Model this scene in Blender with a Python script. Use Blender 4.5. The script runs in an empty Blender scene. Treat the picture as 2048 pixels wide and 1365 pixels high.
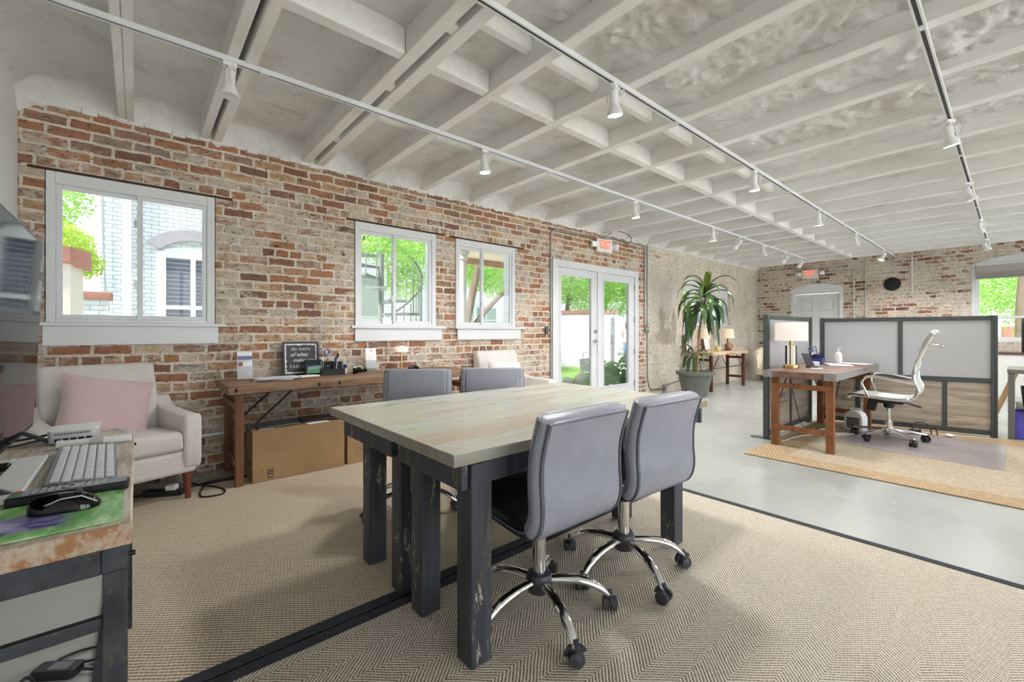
import bpy, bmesh, math, random
from mathutils import Vector, Matrix, Euler, noise
PI = math.pi
R = math.radians
C = bpy.context.scene.collection
SC = bpy.context.scene
random.seed(7)

# ------------------------------------------------------------------ helpers
class MB:
    """collects shapes into one bmesh; build() links them as one mesh object"""
    def __init__(s):
        s.bm = bmesh.new()
    def box(s, x0, x1, y0, y1, z0, z1, m=None):
        vs = [s.bm.verts.new(p) for p in ((x0,y0,z0),(x1,y0,z0),(x1,y1,z0),(x0,y1,z0),(x0,y0,z1),(x1,y0,z1),(x1,y1,z1),(x0,y1,z1))]
        if m is not None:
            for v in vs: v.co = m @ v.co
        for f in ((3,2,1,0),(4,5,6,7),(0,1,5,4),(1,2,6,5),(2,3,7,6),(3,0,4,7)):
            s.bm.faces.new([vs[i] for i in f])
        return s
    def cbox(s, c, d, rot=(0,0,0)):
        m = Matrix.Translation(c) @ Euler(rot).to_matrix().to_4x4()
        return s.box(-d[0]/2,d[0]/2,-d[1]/2,d[1]/2,-d[2]/2,d[2]/2, m)
    def bar(s, a, b, w, h=None, up=(0,0,1)):
        """square bar between two points"""
        a = Vector(a); b = Vector(b); d = b-a; L = d.length; d.normalize()
        u = Vector(up)
        if abs(d.dot(u)) > .98: u = Vector((0,1,0))
        x = d.cross(u).normalized(); y = x.cross(d).normalized()
        h = h or w
        m = Matrix((( x.x,d.x,y.x,a.x),(x.y,d.y,y.y,a.y),(x.z,d.z,y.z,a.z),(0,0,0,1)))
        return s.box(-w/2,w/2,0,L,-h/2,h/2,m)
    def ring(s, pts):
        return [s.bm.verts.new(p) for p in pts]
    def loft(s, loops, cap=True, closed=False):
        rs = [s.ring(l) for l in loops]
        n = len(rs[0])
        k = len(rs)
        for i in range(k if closed else k-1):
            a, b = rs[i], rs[(i+1) % k]
            for j in range(n):
                s.bm.faces.new((a[j], a[(j+1)%n], b[(j+1)%n], b[j]))
        if cap and not closed:
            s.bm.faces.new(list(reversed(rs[0]))); s.bm.faces.new(rs[-1])
        return s
    def tube(s, pts, r, n=10, cap=True, closed=False, flat=1.0):
        pts = [Vector(p) for p in pts]
        k = len(pts)
        rr = r if isinstance(r, (list, tuple)) else [r]*k
        loops = []
        prev = None
        for i, p in enumerate(pts):
            if closed: t = pts[(i+1)%k]-pts[i-1]
            else: t = pts[min(i+1,k-1)]-pts[max(i-1,0)]
            t.normalize()
            if prev is None:
                up = Vector((0,0,1)) if abs(t.z) < .9 else Vector((1,0,0))
                x = t.cross(up).normalized()
            else:
                x = (prev - t*prev.dot(t)).normalized()
            prev = x
            y = t.cross(x).normalized()
            loops.append([p + (x*math.cos(2*PI*j/n) + y*math.sin(2*PI*j/n)*flat)*rr[i] for j in range(n)])
        return s.loft(loops, cap, closed)
    def cyl(s, a, b, r, r2=None, n=20):
        return s.tube([a, b], [r, r if r2 is None else r2], n)
    def lathe(s, prof, c=(0,0,0), n=24, m=None, cap=True):
        c = Vector(c)
        loops = []
        for r, z in prof:
            l = [Vector((r*math.cos(2*PI*j/n), r*math.sin(2*PI*j/n), z)) for j in range(n)]
            loops.append([(m @ p if m is not None else p) + c for p in l])
        return s.loft(loops, cap)
    def prism(s, poly, ax, a0, a1):
        """extrude a 2-d outline along an axis: ax 'x' -> poly in (y,z); 'y' -> (x,z); 'z' -> (x,y)"""
        def P(p, a):
            return {'x': (a,p[0],p[1]), 'y': (p[0],a,p[1]), 'z': (p[0],p[1],a)}[ax]
        return s.loft([[P(p,a0) for p in poly],[P(p,a1) for p in poly]])
    def ball(s, c, r, n=12, sq=(1,1,1)):
        prof = [(max(1e-4, r*math.sin(PI*i/n)), -r*math.cos(PI*i/n)) for i in range(n+1)]
        m = Matrix.Diagonal((sq[0],sq[1],sq[2],1))
        return s.lathe(prof, c, 2*n, m)
    def quad(s, *pts):
        s.bm.faces.new([s.bm.verts.new(p) for p in pts]); return s
    def mesh(s, me):
        s.bm.from_mesh(me); return s
    def build(s, name, mat, parent=None, smooth=35, bevel=0, seg=2, sub=0, loc=None, rot=None, kind=None):
        bmesh.ops.recalc_face_normals(s.bm, faces=s.bm.faces)
        me = bpy.data.meshes.new(name)
        s.bm.to_mesh(me); s.bm.free()
        if smooth:
            me.polygons.foreach_set('use_smooth', [True]*len(me.polygons))
            me.set_sharp_from_angle(angle=R(smooth))
        for m in (mat if isinstance(mat, (list,tuple)) else [mat]): me.materials.append(m)
        o = bpy.data.objects.new(name, me); C.objects.link(o)
        if parent is not None: o.parent = parent
        if loc is not None: o.location = loc
        if rot is not None: o.rotation_euler = rot
        if bevel:
            b = o.modifiers.new('bevel', 'BEVEL'); b.width = bevel; b.segments = seg; b.limit_method = 'ANGLE'; b.angle_limit = R(40)
        if sub:
            b = o.modifiers.new('sub', 'SUBSURF'); b.levels = sub; b.render_levels = sub
        if kind: o['kind'] = kind
        return o

def tag(o, label, cat, group=None, kind=None):
    o['label'] = label; o['category'] = cat
    if group: o['group'] = group
    if kind: o['kind'] = kind
    return o
def thing(name, label, cat, loc=(0,0,0), rz=0, group=None):
    o = bpy.data.objects.new(name, None); C.objects.link(o)
    o.empty_display_size = .05
    o.location = loc; o.rotation_euler = (0,0,rz)
    return tag(o, label, cat, group)
def struct(name, parent=None):
    o = bpy.data.objects.new(name, None); C.objects.link(o); o['kind'] = 'structure'
    o.empty_display_size = .05
    return o
def copy_tree(o, parent=None):
    c = o.copy(); C.objects.link(c)
    if parent is not None: c.parent = parent
    for ch in list(o.children): copy_tree(ch, c)
    return c
def dup(o, loc, rz, label, group=None):
    c = copy_tree(o); c.location = loc; c.rotation_euler = (0,0,rz); c['label'] = label
    if group: c['group'] = group
    return c
def text_mesh(s, size=.1, ext=.001, shear=0, align='CENTER', space=1.0, off=0):
    cu = bpy.data.curves.new('t', 'FONT'); cu.body = s; cu.size = size; cu.extrude = ext; cu.shear = shear
    cu.align_x = align; cu.space_character = space; cu.offset = off; cu.resolution_u = 3
    o = bpy.data.objects.new('t', cu); C.objects.link(o)
    bpy.context.view_layer.update()
    me = bpy.data.meshes.new_from_object(o.evaluated_get(bpy.context.evaluated_depsgraph_get()))
    bpy.data.objects.remove(o); bpy.data.curves.remove(cu)
    return me
def arc(cx, cy, r, a0, a1, n):
    return [(cx + r*math.cos(R(a0+(a1-a0)*i/n)), cy + r*math.sin(R(a0+(a1-a0)*i/n))) for i in range(n+1)]
def fillet(pts, r=.08, n=6):
    """round the corners of a polyline"""
    pts = [Vector(p) for p in pts]; out = [pts[0]]
    for i in range(1, len(pts)-1):
        a = (pts[i-1]-pts[i]); b = (pts[i+1]-pts[i])
        q = min(r, a.length*.49, b.length*.49)
        p0 = pts[i]+a.normalized()*q; p1 = pts[i]+b.normalized()*q
        for k in range(n+1):
            t = k/n
            out.append(p0*(1-t)**2 + pts[i]*2*t*(1-t) + p1*t*t)
    out.append(pts[-1]); return out
def spline(pts, n=8):
    """Catmull-Rom through points"""
    P = [Vector(p) for p in pts]; P = [P[0]*2-P[1]]+P+[P[-1]*2-P[-2]]
    out = []
    for i in range(1, len(P)-2):
        for k in range(n):
            t = k/n
            out.append(.5*((2*P[i])+(-P[i-1]+P[i+1])*t+(2*P[i-1]-5*P[i]+4*P[i+1]-P[i+2])*t*t+(-P[i-1]+3*P[i]-3*P[i+1]+P[i+2])*t**3))
    out.append(P[-2]); return out
def rrect(w, h, r, n=5):
    out = []
    for cx, cy, a in ((w/2-r,h/2-r,0),(-w/2+r,h/2-r,90),(-w/2+r,-h/2+r,180),(w/2-r,-h/2+r,270)):
        out += arc(cx, cy, r, a, a+90, n)
    return out

# ------------------------------------------------------------------ materials
def srgb(r, g, b):
    f = lambda c: (c/12.92 if c <= .04045 else ((c+.055)/1.055)**2.4)
    return (f(r/255), f(g/255), f(b/255), 1)
class NT:
    def __init__(s, name):
        s.m = bpy.data.materials.new(name); s.m.use_nodes = True
        s.t = s.m.node_tree; s.t.nodes.clear()
        s.out = s.t.nodes.new('ShaderNodeOutputMaterial')
    def n(s, typ, props=None, **inp):
        nd = s.t.nodes.new('ShaderNode'+typ)
        for k, v in (props or {}).items(): setattr(nd, k, v)
        for k, v in inp.items():
            k2 = int(k[1:]) if k[0] == '_' and k[1:].isdigit() else k.replace('_',' ')
            s.set(nd.inputs[k2], v)
        return nd
    def set(s, sock, v):
        if isinstance(v, bpy.types.NodeSocket): s.t.links.new(v, sock)
        elif isinstance(v, bpy.types.Node): s.t.links.new(v.outputs[0], sock)
        else: sock.default_value = v
    def math(s, op, a, b=0.0, clamp=False):
        nd = s.t.nodes.new('ShaderNodeMath'); nd.operation = op; nd.use_clamp = clamp
        s.set(nd.inputs[0], a); s.set(nd.inputs[1], b); return nd.outputs[0]
    def mix(s, f, a, b, blend='MIX'):
        nd = s.t.nodes.new('ShaderNodeMix'); nd.data_type = 'RGBA'; nd.blend_type = blend
        s.set(nd.inputs['Factor'], f); s.set(nd.inputs[6], a); s.set(nd.inputs[7], b); return nd.outputs[2]
    def ramp(s, f, stops, interp='LINEAR'):
        nd = s.t.nodes.new('ShaderNodeValToRGB'); cr = nd.color_ramp; cr.interpolation = interp
        while len(cr.elements) < len(stops): cr.elements.new(.5)
        for e, (p, c) in zip(cr.elements, stops):
            e.position = p; e.color = c if len(c) == 4 else (*c, 1)
        s.set(nd.inputs[0], f); return nd.outputs[0]
    def step(s, f, a, b):
        nd = s.t.nodes.new('ShaderNodeMapRange'); nd.interpolation_type = 'SMOOTHSTEP'
        s.set(nd.inputs[0], f); nd.inputs[1].default_value = a; nd.inputs[2].default_value = b; return nd.outputs[0]
    def obj(s):
        return s.n('TexCoord').outputs['Object']
    def noise(s, vec, scale, detail=4, rough=.6, dist=0):
        nd = s.n('TexNoise', None, Scale=scale, Detail=detail, Roughness=rough, Distortion=dist)
        if vec is not None: s.set(nd.inputs['Vector'], vec)
        return nd.outputs[0]
    def mapping(s, vec, scale=(1,1,1), rot=(0,0,0), loc=(0,0,0)):
        nd = s.n('Mapping', None, Vector=vec)
        nd.inputs['Scale'].default_value = scale; nd.inputs['Rotation'].default_value = rot; nd.inputs['Location'].default_value = loc
        return nd.outputs[0]
    def bsdf(s, col, rough=.6, metal=0, bump=None, bs=.3, bd=.01, **kw):
        p = s.n('BsdfPrincipled')
        s.set(p.inputs['Base Color'], col); s.set(p.inputs['Roughness'], rough); s.set(p.inputs['Metallic'], metal)
        for k, v in kw.items(): s.set(p.inputs[k.replace('_',' ')], v)
        if bump is not None:
            b = s.n('Bump', None, Height=bump, Strength=bs, Distance=bd)
            s.t.links.new(b.outputs[0], p.inputs['Normal'])
        s.t.links.new(p.outputs[0], s.out.inputs[0]); return s.m

def plain(name, col, rough=.5, metal=0, var=.06, scale=12, bump=0, **kw):
    """one colour with a slight procedural variation"""
    t = NT(name); v = t.noise(t.obj(), scale, 3)
    f = t.ramp(v, [(.3,(1-var,)*3),(.7,(1+var,)*3)])
    c = t.mix(1.0, col, f, 'MULTIPLY')
    return t.bsdf(c, rough, metal, t.noise(t.obj(), scale*8, 2) if bump else None, bump, .003, **kw)
def glow(name, col, strength):
    t = NT(name); e = t.n('Emission', None, Color=col, Strength=strength)
    t.t.links.new(e.outputs[0], t.out.inputs[0]); return t.m
def glass(name, col=(1,1,1,1), refl=1.0):
    t = NT(name)
    tr = t.n('BsdfTransparent', None, Color=col); gl = t.n('BsdfGlossy', None, Roughness=.02, Color=(1,1,1,1))
    fr = t.n('Fresnel', None, IOR=1.45)
    mx = t.n('MixShader', None, _0=t.math('MULTIPLY', fr.outputs[0], refl))
    t.t.links.new(tr.outputs[0], mx.inputs[1]); t.t.links.new(gl.outputs[0], mx.inputs[2])
    t.t.links.new(mx.outputs[0], t.out.inputs[0]); return t.m
def wood(name, stops, axis='x', scale=1.0, rough=.55, knots=True):
    """grain that runs along an axis of the object"""
    t = NT(name); sc = {'x':(1.2,14,14),'y':(14,1.2,14),'z':(14,14,1.2)}[axis]
    v = t.mapping(t.obj(), tuple(q*scale for q in sc))
    a = t.noise(v, 1.0, 6, .65, .6); b = t.noise(t.mapping(t.obj(), tuple(q*scale*5 for q in sc)), 1.0, 3, .6)
    f = t.math('ADD', t.math('MULTIPLY', a, .75), t.math('MULTIPLY', b, .25))
    return t.bsdf(t.ramp(f, stops), rough, 0, b, .25, .004)

def brick(name, plane, smear, plaster=None, far=False):
    t = NT(name); sep = t.n('SeparateXYZ', None, Vector=t.obj())
    X, Y, Z = sep.outputs
    u = Y if plane == 'x' else X
    cm = t.n('CombineXYZ', None, X=u, Y=Z)
    nz = t.n('TexNoise', None, Vector=cm.outputs[0], Scale=7.0, Detail=3)
    w = t.n('VectorMath', {'operation':'MULTIPLY_ADD'}, _0=nz.outputs['Color'], _1=(.03,.026,0), _2=cm.outputs[0])
    nz2 = t.n('TexNoise', None, Vector=cm.outputs[0], Scale=42.0, Detail=3)
    w = t.n('VectorMath', {'operation':'MULTIPLY_ADD'}, _0=nz2.outputs['Color'], _1=(.016,.013,0), _2=w.outputs[0])
    br = t.n('TexBrick', {'offset':.5,'squash':.5,'squash_frequency':6}, Vector=w.outputs[0], Color1=(0,0,0,1), Color2=(1,1,1,1), Mortar=(.5,.5,.5,1),
             Scale=1.0, Mortar_Size=.0115, Mortar_Smooth=.35, Bias=0.0, Brick_Width=.225, Row_Height=.076)
    rnd = br.outputs['Color']; mor = br.outputs['Fac']
    stops = [(0,srgb(128,98,86)),(.12,srgb(160,114,92)),(.28,srgb(184,132,98)),(.4,srgb(150,120,104)),(.52,srgb(198,162,124)),(.65,srgb(172,120,94)),(.78,srgb(156,140,130)),(.9,srgb(202,170,130)),(1,srgb(140,108,94))]
    if far: stops = [(0,srgb(112,84,72)),(.3,srgb(170,118,92)),(.45,srgb(140,110,96)),(.6,srgb(190,134,98)),(.8,srgb(120,100,92)),(1,srgb(176,140,116))]
    col = t.ramp(rnd, stops)
    mott = t.noise(cm.outputs[0], 22, 6, .7)
    col = t.mix(1.0, col, t.ramp(mott, [(.25,(.66,.66,.66)),(.75,(1.25,1.2,1.15))]), 'MULTIPLY')
    mcol = t.ramp(t.noise(cm.outputs[0], 14, 6, .7), [(.25,srgb(188,177,162)),(.5,srgb(222,213,198)),(.75,srgb(236,230,219))])
    # mortar and old limewash smeared over the brick faces: an uneven mask
    s1 = t.noise(cm.outputs[0], 2.2, 5, .6); s2 = t.noise(t.mapping(cm.outputs[0],(1,2.2,1)), 16, 8, .75, .4)
    sm = t.math('ADD', t.math('MULTIPLY', s1, .65), t.math('MULTIPLY', s2, .5))
    sm = t.math('ADD', sm, t.math('MULTIPLY', t.math('SUBTRACT', rnd, .5), .16))
    base = t.math('ADD', sm, smear)
    # the top courses were never washed: cleaner red brick there
    top = t.step(Z, 2.38, 2.56)
    if not far: base = t.math('SUBTRACT', base, t.math('MULTIPLY', top, .1))
    if plaster is not None:
        base = t.math('ADD', base, t.math('MULTIPLY', t.step(u, plaster-.03, plaster+.05), .24))
    mask = t.step(base, .52, .62)
    mask = t.math('MULTIPLY', mask, .8 if far else t.math('ADD', .66, t.math('MULTIPLY', t.step(u, 6.84, 6.92), .24)))
    col = t.mix(mask, col, mcol)
    mm = t.step(t.math('ADD', mor, t.math('MULTIPLY', t.math('SUBTRACT', s2, .5), .9)), .25, .75)
    col = t.mix(mm, col, mcol)
    # broad damp stains and pale patches
    bl = t.noise(t.mapping(cm.outputs[0],(1.5,.8,1)), 1.6, 6, .7, .8)
    col = t.mix(1.0, col, t.ramp(bl, [(.3,(.80,.78,.76)),(.5,(1,1,1)),(.7,(1.08,1.08,1.08))]), 'MULTIPLY')
    if plaster is not None:
        wob = t.math('MULTIPLY', t.math('SUBTRACT', t.noise(cm.outputs[0], 9, 4), .5), .9)
        def ell(cx, cz, rot, a, b):
            v_ = t.mapping(t.mapping(cm.outputs[0], loc=(-cx,-cz,0)), (1/a,1/b,1), (0,0,rot))
            L = t.n('VectorMath', {'operation':'LENGTH'}, _0=v_).outputs['Value']
            return t.step(t.math('ADD', L, wob), 1.15, .8)
        stn = t.math('MAXIMUM', t.math('MAXIMUM', ell(7.42,1.40,.15,.10,.40), ell(7.86,1.22,-.6,.09,.36)), ell(7.56,1.05,0,.34,.16))
        col = t.mix(t.math('MULTIPLY', stn, .62), col, srgb(150,138,126))
        pal = ell(7.55,1.85,0,.42,.34)
        col = t.mix(t.math('MULTIPLY', pal, .55), col, srgb(232,228,220))
    # dark pits and cracks
    pit = t.step(t.noise(t.mapping(cm.outputs[0],(1,1.5,1)), 24, 5, .7, .3), .59, .63)
    col = t.mix(t.math('MULTIPLY', pit, .75), col, srgb(78,64,54))
    h = t.math('SUBTRACT', t.math('ADD', t.math('MULTIPLY', mott, .5), t.math('MULTIPLY', s2, .45)), t.math('ADD', t.math('MULTIPLY', mm, .22), t.math('MULTIPLY', pit, .5)))
    return t.bsdf(col, .92, 0, h, .75, .022)

M = {}
M['white_trim'] = plain('white_trim_paint', srgb(222,224,227), .42, var=.02, scale=4)
M['white_paint'] = plain('white_paint', srgb(234,234,228), .6, var=.03, scale=5)
M['steel'] = plain('galvanised_steel', srgb(176,178,176), .35, .9, var=.06, scale=20)
M['chrome'] = plain('chrome', srgb(232,232,234), .07, 1, var=.01)
M['black_plastic'] = plain('black_plastic', srgb(34,35,40), .38, var=.1)
M['dark_plastic'] = plain('dark_plastic', srgb(64,66,74), .4, var=.06)
M['gloss_black'] = plain('gloss_black', srgb(8,8,11), .06, var=.1)
M['screen'] = plain('dark_screen', srgb(10,11,13), .05, var=.05, IOR=1.10)
M['white_plastic'] = plain('white_plastic', srgb(238,238,238), .4, var=.02)
M['silver'] = plain('silver_plastic', srgb(206,208,212), .3, .25, var=.03)
M['paper'] = plain('white_paper', srgb(244,244,246), .7, var=.02)
M['brass'] = plain('brass', srgb(206,178,120), .22, 1, var=.03)
M['glass'] = glass('window_glass', (.535,.545,.545,1), .55)
M['clear'] = glass('clear_glass', (.97,.97,.97,1), 1.0)
# ------------------------------------------------------------------ camera
cam = bpy.data.cameras.new('camera'); camo = bpy.data.objects.new('camera', cam); C.objects.link(camo)
camo.location = (4.31, 0, 1.14); camo.rotation_euler = (PI/2, 0, R(49.2))
cam.sensor_width = 36; cam.lens = 868/2048*36; cam.shift_y = -.00903; cam.clip_start = .05; cam.clip_end = 200
SC.camera = camo
SC.view_settings.view_transform = 'Standard'; SC.view_settings.look = 'None'; SC.view_settings.gamma = 1
SC.view_settings.use_curve_mapping = False
SC.view_settings.exposure = 0.88

# ------------------------------------------------------------------ world: bright overcast sky
w = bpy.data.worlds.new('sky'); SC.world = w; w.use_nodes = True
wt = w.node_tree; wt.nodes.clear()
wo = wt.nodes.new('ShaderNodeOutputWorld'); bg = wt.nodes.new('ShaderNodeBackground')
tc = wt.nodes.new('ShaderNodeTexCoord'); sp = wt.nodes.new('ShaderNodeSeparateXYZ'); rp = wt.nodes.new('ShaderNodeValToRGB')
rp.color_ramp.elements[0].position = 0; rp.color_ramp.elements[0].color = (.94,.97,1,1)
rp.color_ramp.elements[1].position = .8; rp.color_ramp.elements[1].color = (.80,.90,1,1)
wt.links.new(tc.outputs['Generated'], sp.inputs[0]); wt.links.new(sp.outputs[2], rp.inputs[0])
wt.links.new(rp.outputs[0], bg.inputs[0]); wt.links.new(bg.outputs[0], wo.inputs[0])
bg.inputs[1].default_value = SKY = 3.3

# ------------------------------------------------------------------ setting
XR, YN, YF, ZT = 8.6, -.60, 12.0, 2.70      # right wall, near wall, far wall, top of the brick
M['brick_left'] = brick('old_brick_left', 'x', -.015, plaster=6.87)
M['brick_far'] = brick('old_brick_far', 'y', .045, far=True)

t = NT('sealed_concrete')
v = t.obj(); a = t.noise(v, .8, 3, .5, .3); b = t.noise(v, 9, 5, .7); c_ = t.noise(t.mapping(v,(1,.25,1)), 2.4, 4, .6)
f = t.math('ADD', t.math('MULTIPLY', a, .6), t.math('ADD', t.math('MULTIPLY', b, .15), t.math('MULTIPLY', c_, .25)))
col = t.ramp(f, [(.32,srgb(150,153,149)),(.68,srgb(180,183,179))])
sp_ = t.step(t.noise(v, 30, 3, .6), .73, .78)
col = t.mix(t.math('MULTIPLY', sp_, .35), col, srgb(120,118,108))
sep = t.n('SeparateXYZ', None, Vector=v)
jn = t.math('LESS_THAN', t.math('ABSOLUTE', t.math('SUBTRACT', sep.outputs[1], 3.75)), .003)
jn = t.math('MAXIMUM', jn, t.math('LESS_THAN', t.math('ABSOLUTE', t.math('SUBTRACT', sep.outputs[0], 2.2)), .003))
col = t.mix(t.math('MULTIPLY', jn, .5), col, srgb(110,112,106))
M['concrete'] = t.bsdf(col, t.ramp(a, [(.3,(.25,.25,.25)),(.7,(.31,.31,.31))]), 0, b, .02, .004)

mb = MB(); mb.box(-.4, XR+.3, YN-.3, YF+.3, -.2, 0)
mb.build('floor', M['concrete'], kind='structure')

def wall_strips(mb, plane, a0, a1, t0, t1, z0, z1, openings):
    """a wall made of strips round its openings; openings: (u0,u1,z0,z1,rise)"""
    def put(u0, u1, za, zb, zc=None, zd=None):
        # za..zb flat below; zc/zd: different lower edge at u0 / u1
        if zb - max(za, zc or za) < 1e-4: return
        la = za if zc is None else zc; lb = za if zd is None else zd
        P = [(u0,la),(u1,lb),(u1,zb),(u0,zb)]
        mb.prism(P, 'x' if plane == 'x' else 'y', t0, t1)
    cuts = sorted(openings)
    u = a0
    for (u0,u1,oz0,oz1,rise) in cuts:
        put(u, u0, z0, z1)
        if oz0 > z0: put(u0, u1, z0, oz0)
        if rise:
            n = 16; W = u1-u0; rad = (W*W/4+rise*rise)/(2*rise); cz = oz1+rise-rad; cu = (u0+u1)/2
            f = lambda q: cz+math.sqrt(max(0, rad*rad-(q-cu)**2))
            for i in range(n):
                p, q = u0+W*i/n, u0+W*(i+1)/n
                put(p, q, oz1, z1, f(p), f(q))
        else: put(u0, u1, oz1, z1)
        u = u1
    put(u, a1, z0, z1)
W1 = (-.478,.488,1.205,2.25,0); W2 = (1.64,2.576,1.2,2.255,0); W3 = (2.835,3.773,1.2,2.25,0)
DR = (4.47,6.63,0,2.19,0); A1 = (8.18,9.14,1.27,2.07,.21); A2 = (9.48,10.42,1.27,2.02,.21)
mb = MB(); wall_strips(mb, 'x', YN-.3, YF+.3, -.2, 0, -.2, ZT+.3, [W1,W2,W3,DR,A1,A2])
mb.build('wall_left', M['brick_left'], smooth=0, kind='structure')
FD = (.765,1.79,0,2.14,.13); FW = (3.772,5.15,.95,2.415,.14)
mb = MB(); wall_strips(mb, 'y', 0.0, XR, YF, YF+.3, -.2, ZT+.3, [FD,FW])
mb.build('wall_far', M['brick_far'], smooth=0, kind='structure')

t = NT('white_shiplap'); sep = t.n('SeparateXYZ', None, Vector=t.obj())
gx = t.math('FRACT', t.math('MULTIPLY', sep.outputs[0], 1/.09)); g = t.step(t.math('ABSOLUTE', t.math('SUBTRACT', gx, .5)), .44, .5)
M['shiplap'] = t.bsdf(t.mix(t.math('MULTIPLY', g, .35), srgb(232,235,232), srgb(180,182,180)), .5, 0, t.math('SUBTRACT', 1.0, g), .6, .006)
mb = MB(); mb.box(0, XR, YN-.3, YN, -.2, ZT+.3)
mb.build('wall_near', M['shiplap'], smooth=0, kind='structure')
RW = [(YN+.3+i*2.5, YN+.3+i*2.5+2.2, .12, 2.62, 0) for i in range(5)]
mb = MB(); wall_strips(mb, 'x', YN-.3, YF+.3, XR, XR+.3, -.2, ZT+.3, RW)
mb.build('wall_right', M['white_paint'], smooth=0, kind='structure')

# ceiling: foam deck above the joists, white painted
t = NT('painted_foam'); v = t.obj()
big = t.noise(v, 1.3, 5, .65, .5); fine = t.noise(v, 38, 6, .7); mid = t.noise(v, 9, 5, .7)
col = t.ramp(t.math('ADD', t.math('MULTIPLY', big, .7), t.math('MULTIPLY', mid, .3)), [(.34,srgb(206,203,196)),(.5,srgb(230,230,227)),(.66,srgb(240,240,238))])
st = t.step(t.math('ADD', t.math('MULTIPLY', t.noise(v, 2.3, 6, .75, 1.2), .8), t.math('MULTIPLY', mid, .2)), .57, .70)
col = t.mix(t.math('MULTIPLY', st, .42), col, srgb(158,142,118))
M['foam'] = t.bsdf(col, .9, 0, t.math('ADD', t.math('MULTIPLY', fine, .6), mid), .7, .022)
t = NT('painted_joist'); v = t.obj()
gr = t.noise(t.mapping(v,(1.2,16,16)), 1, 6, .7, .5); b1 = t.noise(v, 1.7, 5, .6)
col = t.ramp(t.math('ADD', t.math('MULTIPLY', gr, .4), t.math('MULTIPLY', b1, .6)), [(.3,srgb(222,219,213)),(.5,srgb(238,237,233)),(.7,srgb(243,243,241))])
nail = t.step(t.noise(v, 34, 2, .5), .77, .79)
col = t.mix(t.math('MULTIPLY', nail, .7), col, srgb(90,76,62))
M['joist'] = t.bsdf(col, .62, 0, gr, .18, .004)

joists = [-.085,-.04,.412,.50,1.185,1.305,1.785,2.40,3.07,3.715,4.36] + [5.0+.645*i for i in range(12)]
joists = [j for j in joists if j < 11.9]
def foam_z(x, y):
    near = [abs(y-j) for j in joists]; d = min(near)
    z = 2.865
    n1 = noise.fractal(Vector((x*1.3,y*1.3,.3)), .9, 2.1, 4)
    z += .012*n1
    lump = max(0, min(1, (x-2.45)/.35))
    if y < 1.2 and x > 2.45: lump *= .8
    n2 = noise.fractal(Vector((x*6.5,y*6.5,4.0)), .7, 2.2, 5)
    n3 = noise.noise(Vector((x*.9,y*2.2,9)))
    far = max(.15, 1-max(0,(y-4.2))/4.0)
    z -= lump*far*(.040+.06*max(-.3,n3)+.042*abs(n2))
    # sprayed cove at the brick wall
    q = max(0, 1-x/.12); z -= .16*q**1.5*(1+.25*n2)
    q = max(0, 1-(y-YN)/.22); z -= .11*q*q
    # fillets along the joists on the far half
    z -= .02*max(0, 1-d/.1)
    return z
mb = MB(); XS = [-.02+.014*i for i in range(11)]+[.13+.05*i for i in range(46)]+[2.43+.0185*i for i in range(140)]+[5.05+.12*i for i in range(31)]; YS = [YN-.02+.0185*j for j in range(430)]+[7.36+.06*j for j in range(79)]; nx, ny = len(XS)-1, len(YS)-1
g = [[mb.bm.verts.new((x,y,foam_z(x,y))) for x in XS] for y in YS]
for j in range(ny):
    for i in range(nx): mb.bm.faces.new((g[j][i],g[j][i+1],g[j+1][i+1],g[j+1][i]))
o = mb.build('ceiling', M['foam'], smooth=180, kind='structure')
mb = MB(); mb.box(-.4,XR+.4,YN-.4,YF+.4,3.0,3.15); mb.build('roof', M['white_paint'], kind='structure')
for k, y in enumerate(joists):
    wd = .044 if k < 2 else (.058 if k < 4 else .078)
    mb = MB(); n = 30
    dz = random.uniform(-.004,.004)
    loops = []
    for i in range(n+1):
        x = -.02+(XR+.02)*i/n
        o1 = .005*noise.noise(Vector((x*.8,y*3,1))); o2 = .004*noise.noise(Vector((x*.9,y*3,7)))
        if k < 2: o1 *= .4
        zb = 2.712+dz+o2
        loops.append([(x,y-wd/2+o1,zb),(x,y+wd/2+o1,zb),(x,y+wd/2+o1,2.95),(x,y-wd/2+o1,2.95)])
    mb.loft(loops); mb.build('ceiling_beam', M['joist'], smooth=30, bevel=.004, seg=1, kind='structure')
def block(x0, x1, ya, yb, zb=2.714):
    mb = MB(); mb.box(x0, x1, ya, yb, zb, 2.95); mb.build('bridging_beam', M['joist'], bevel=.004, seg=1, kind='structure')
js = joists
pairs = [(js[i]+.039, js[i+1]-.039) for i in range(5, len(js)-1)]
block(1.985,2.06,js[3]+.03,js[4]-.039)
for xx in (.62,1.62,2.35,3.2): block(xx,xx+.07,js[4]+.039,js[5]-.039,2.72)
for ya, yb in pairs: block(1.985, 2.06, ya, yb)
for ya, yb in pairs[:7]: block(2.42, 2.47, ya, yb, 2.775)
for ya, yb in pairs[:4]: block(.98, 1.04, ya, yb, 2.83)
# painted top course of the wall under the cove
mb = MB()
for i in range(150):
    y0 = YN+.05+i*.084; z0 = 2.69-.012*noise.noise(Vector((y0*3,0,0)))-.01*(i%3 == 0); mb.box(-.01,.012+.008*noise.noise(Vector((y0*5,1,0))),y0,y0+.082,z0,2.735)
mb.build('trim_1', M['foam'], bevel=.006, kind='structure')

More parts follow.
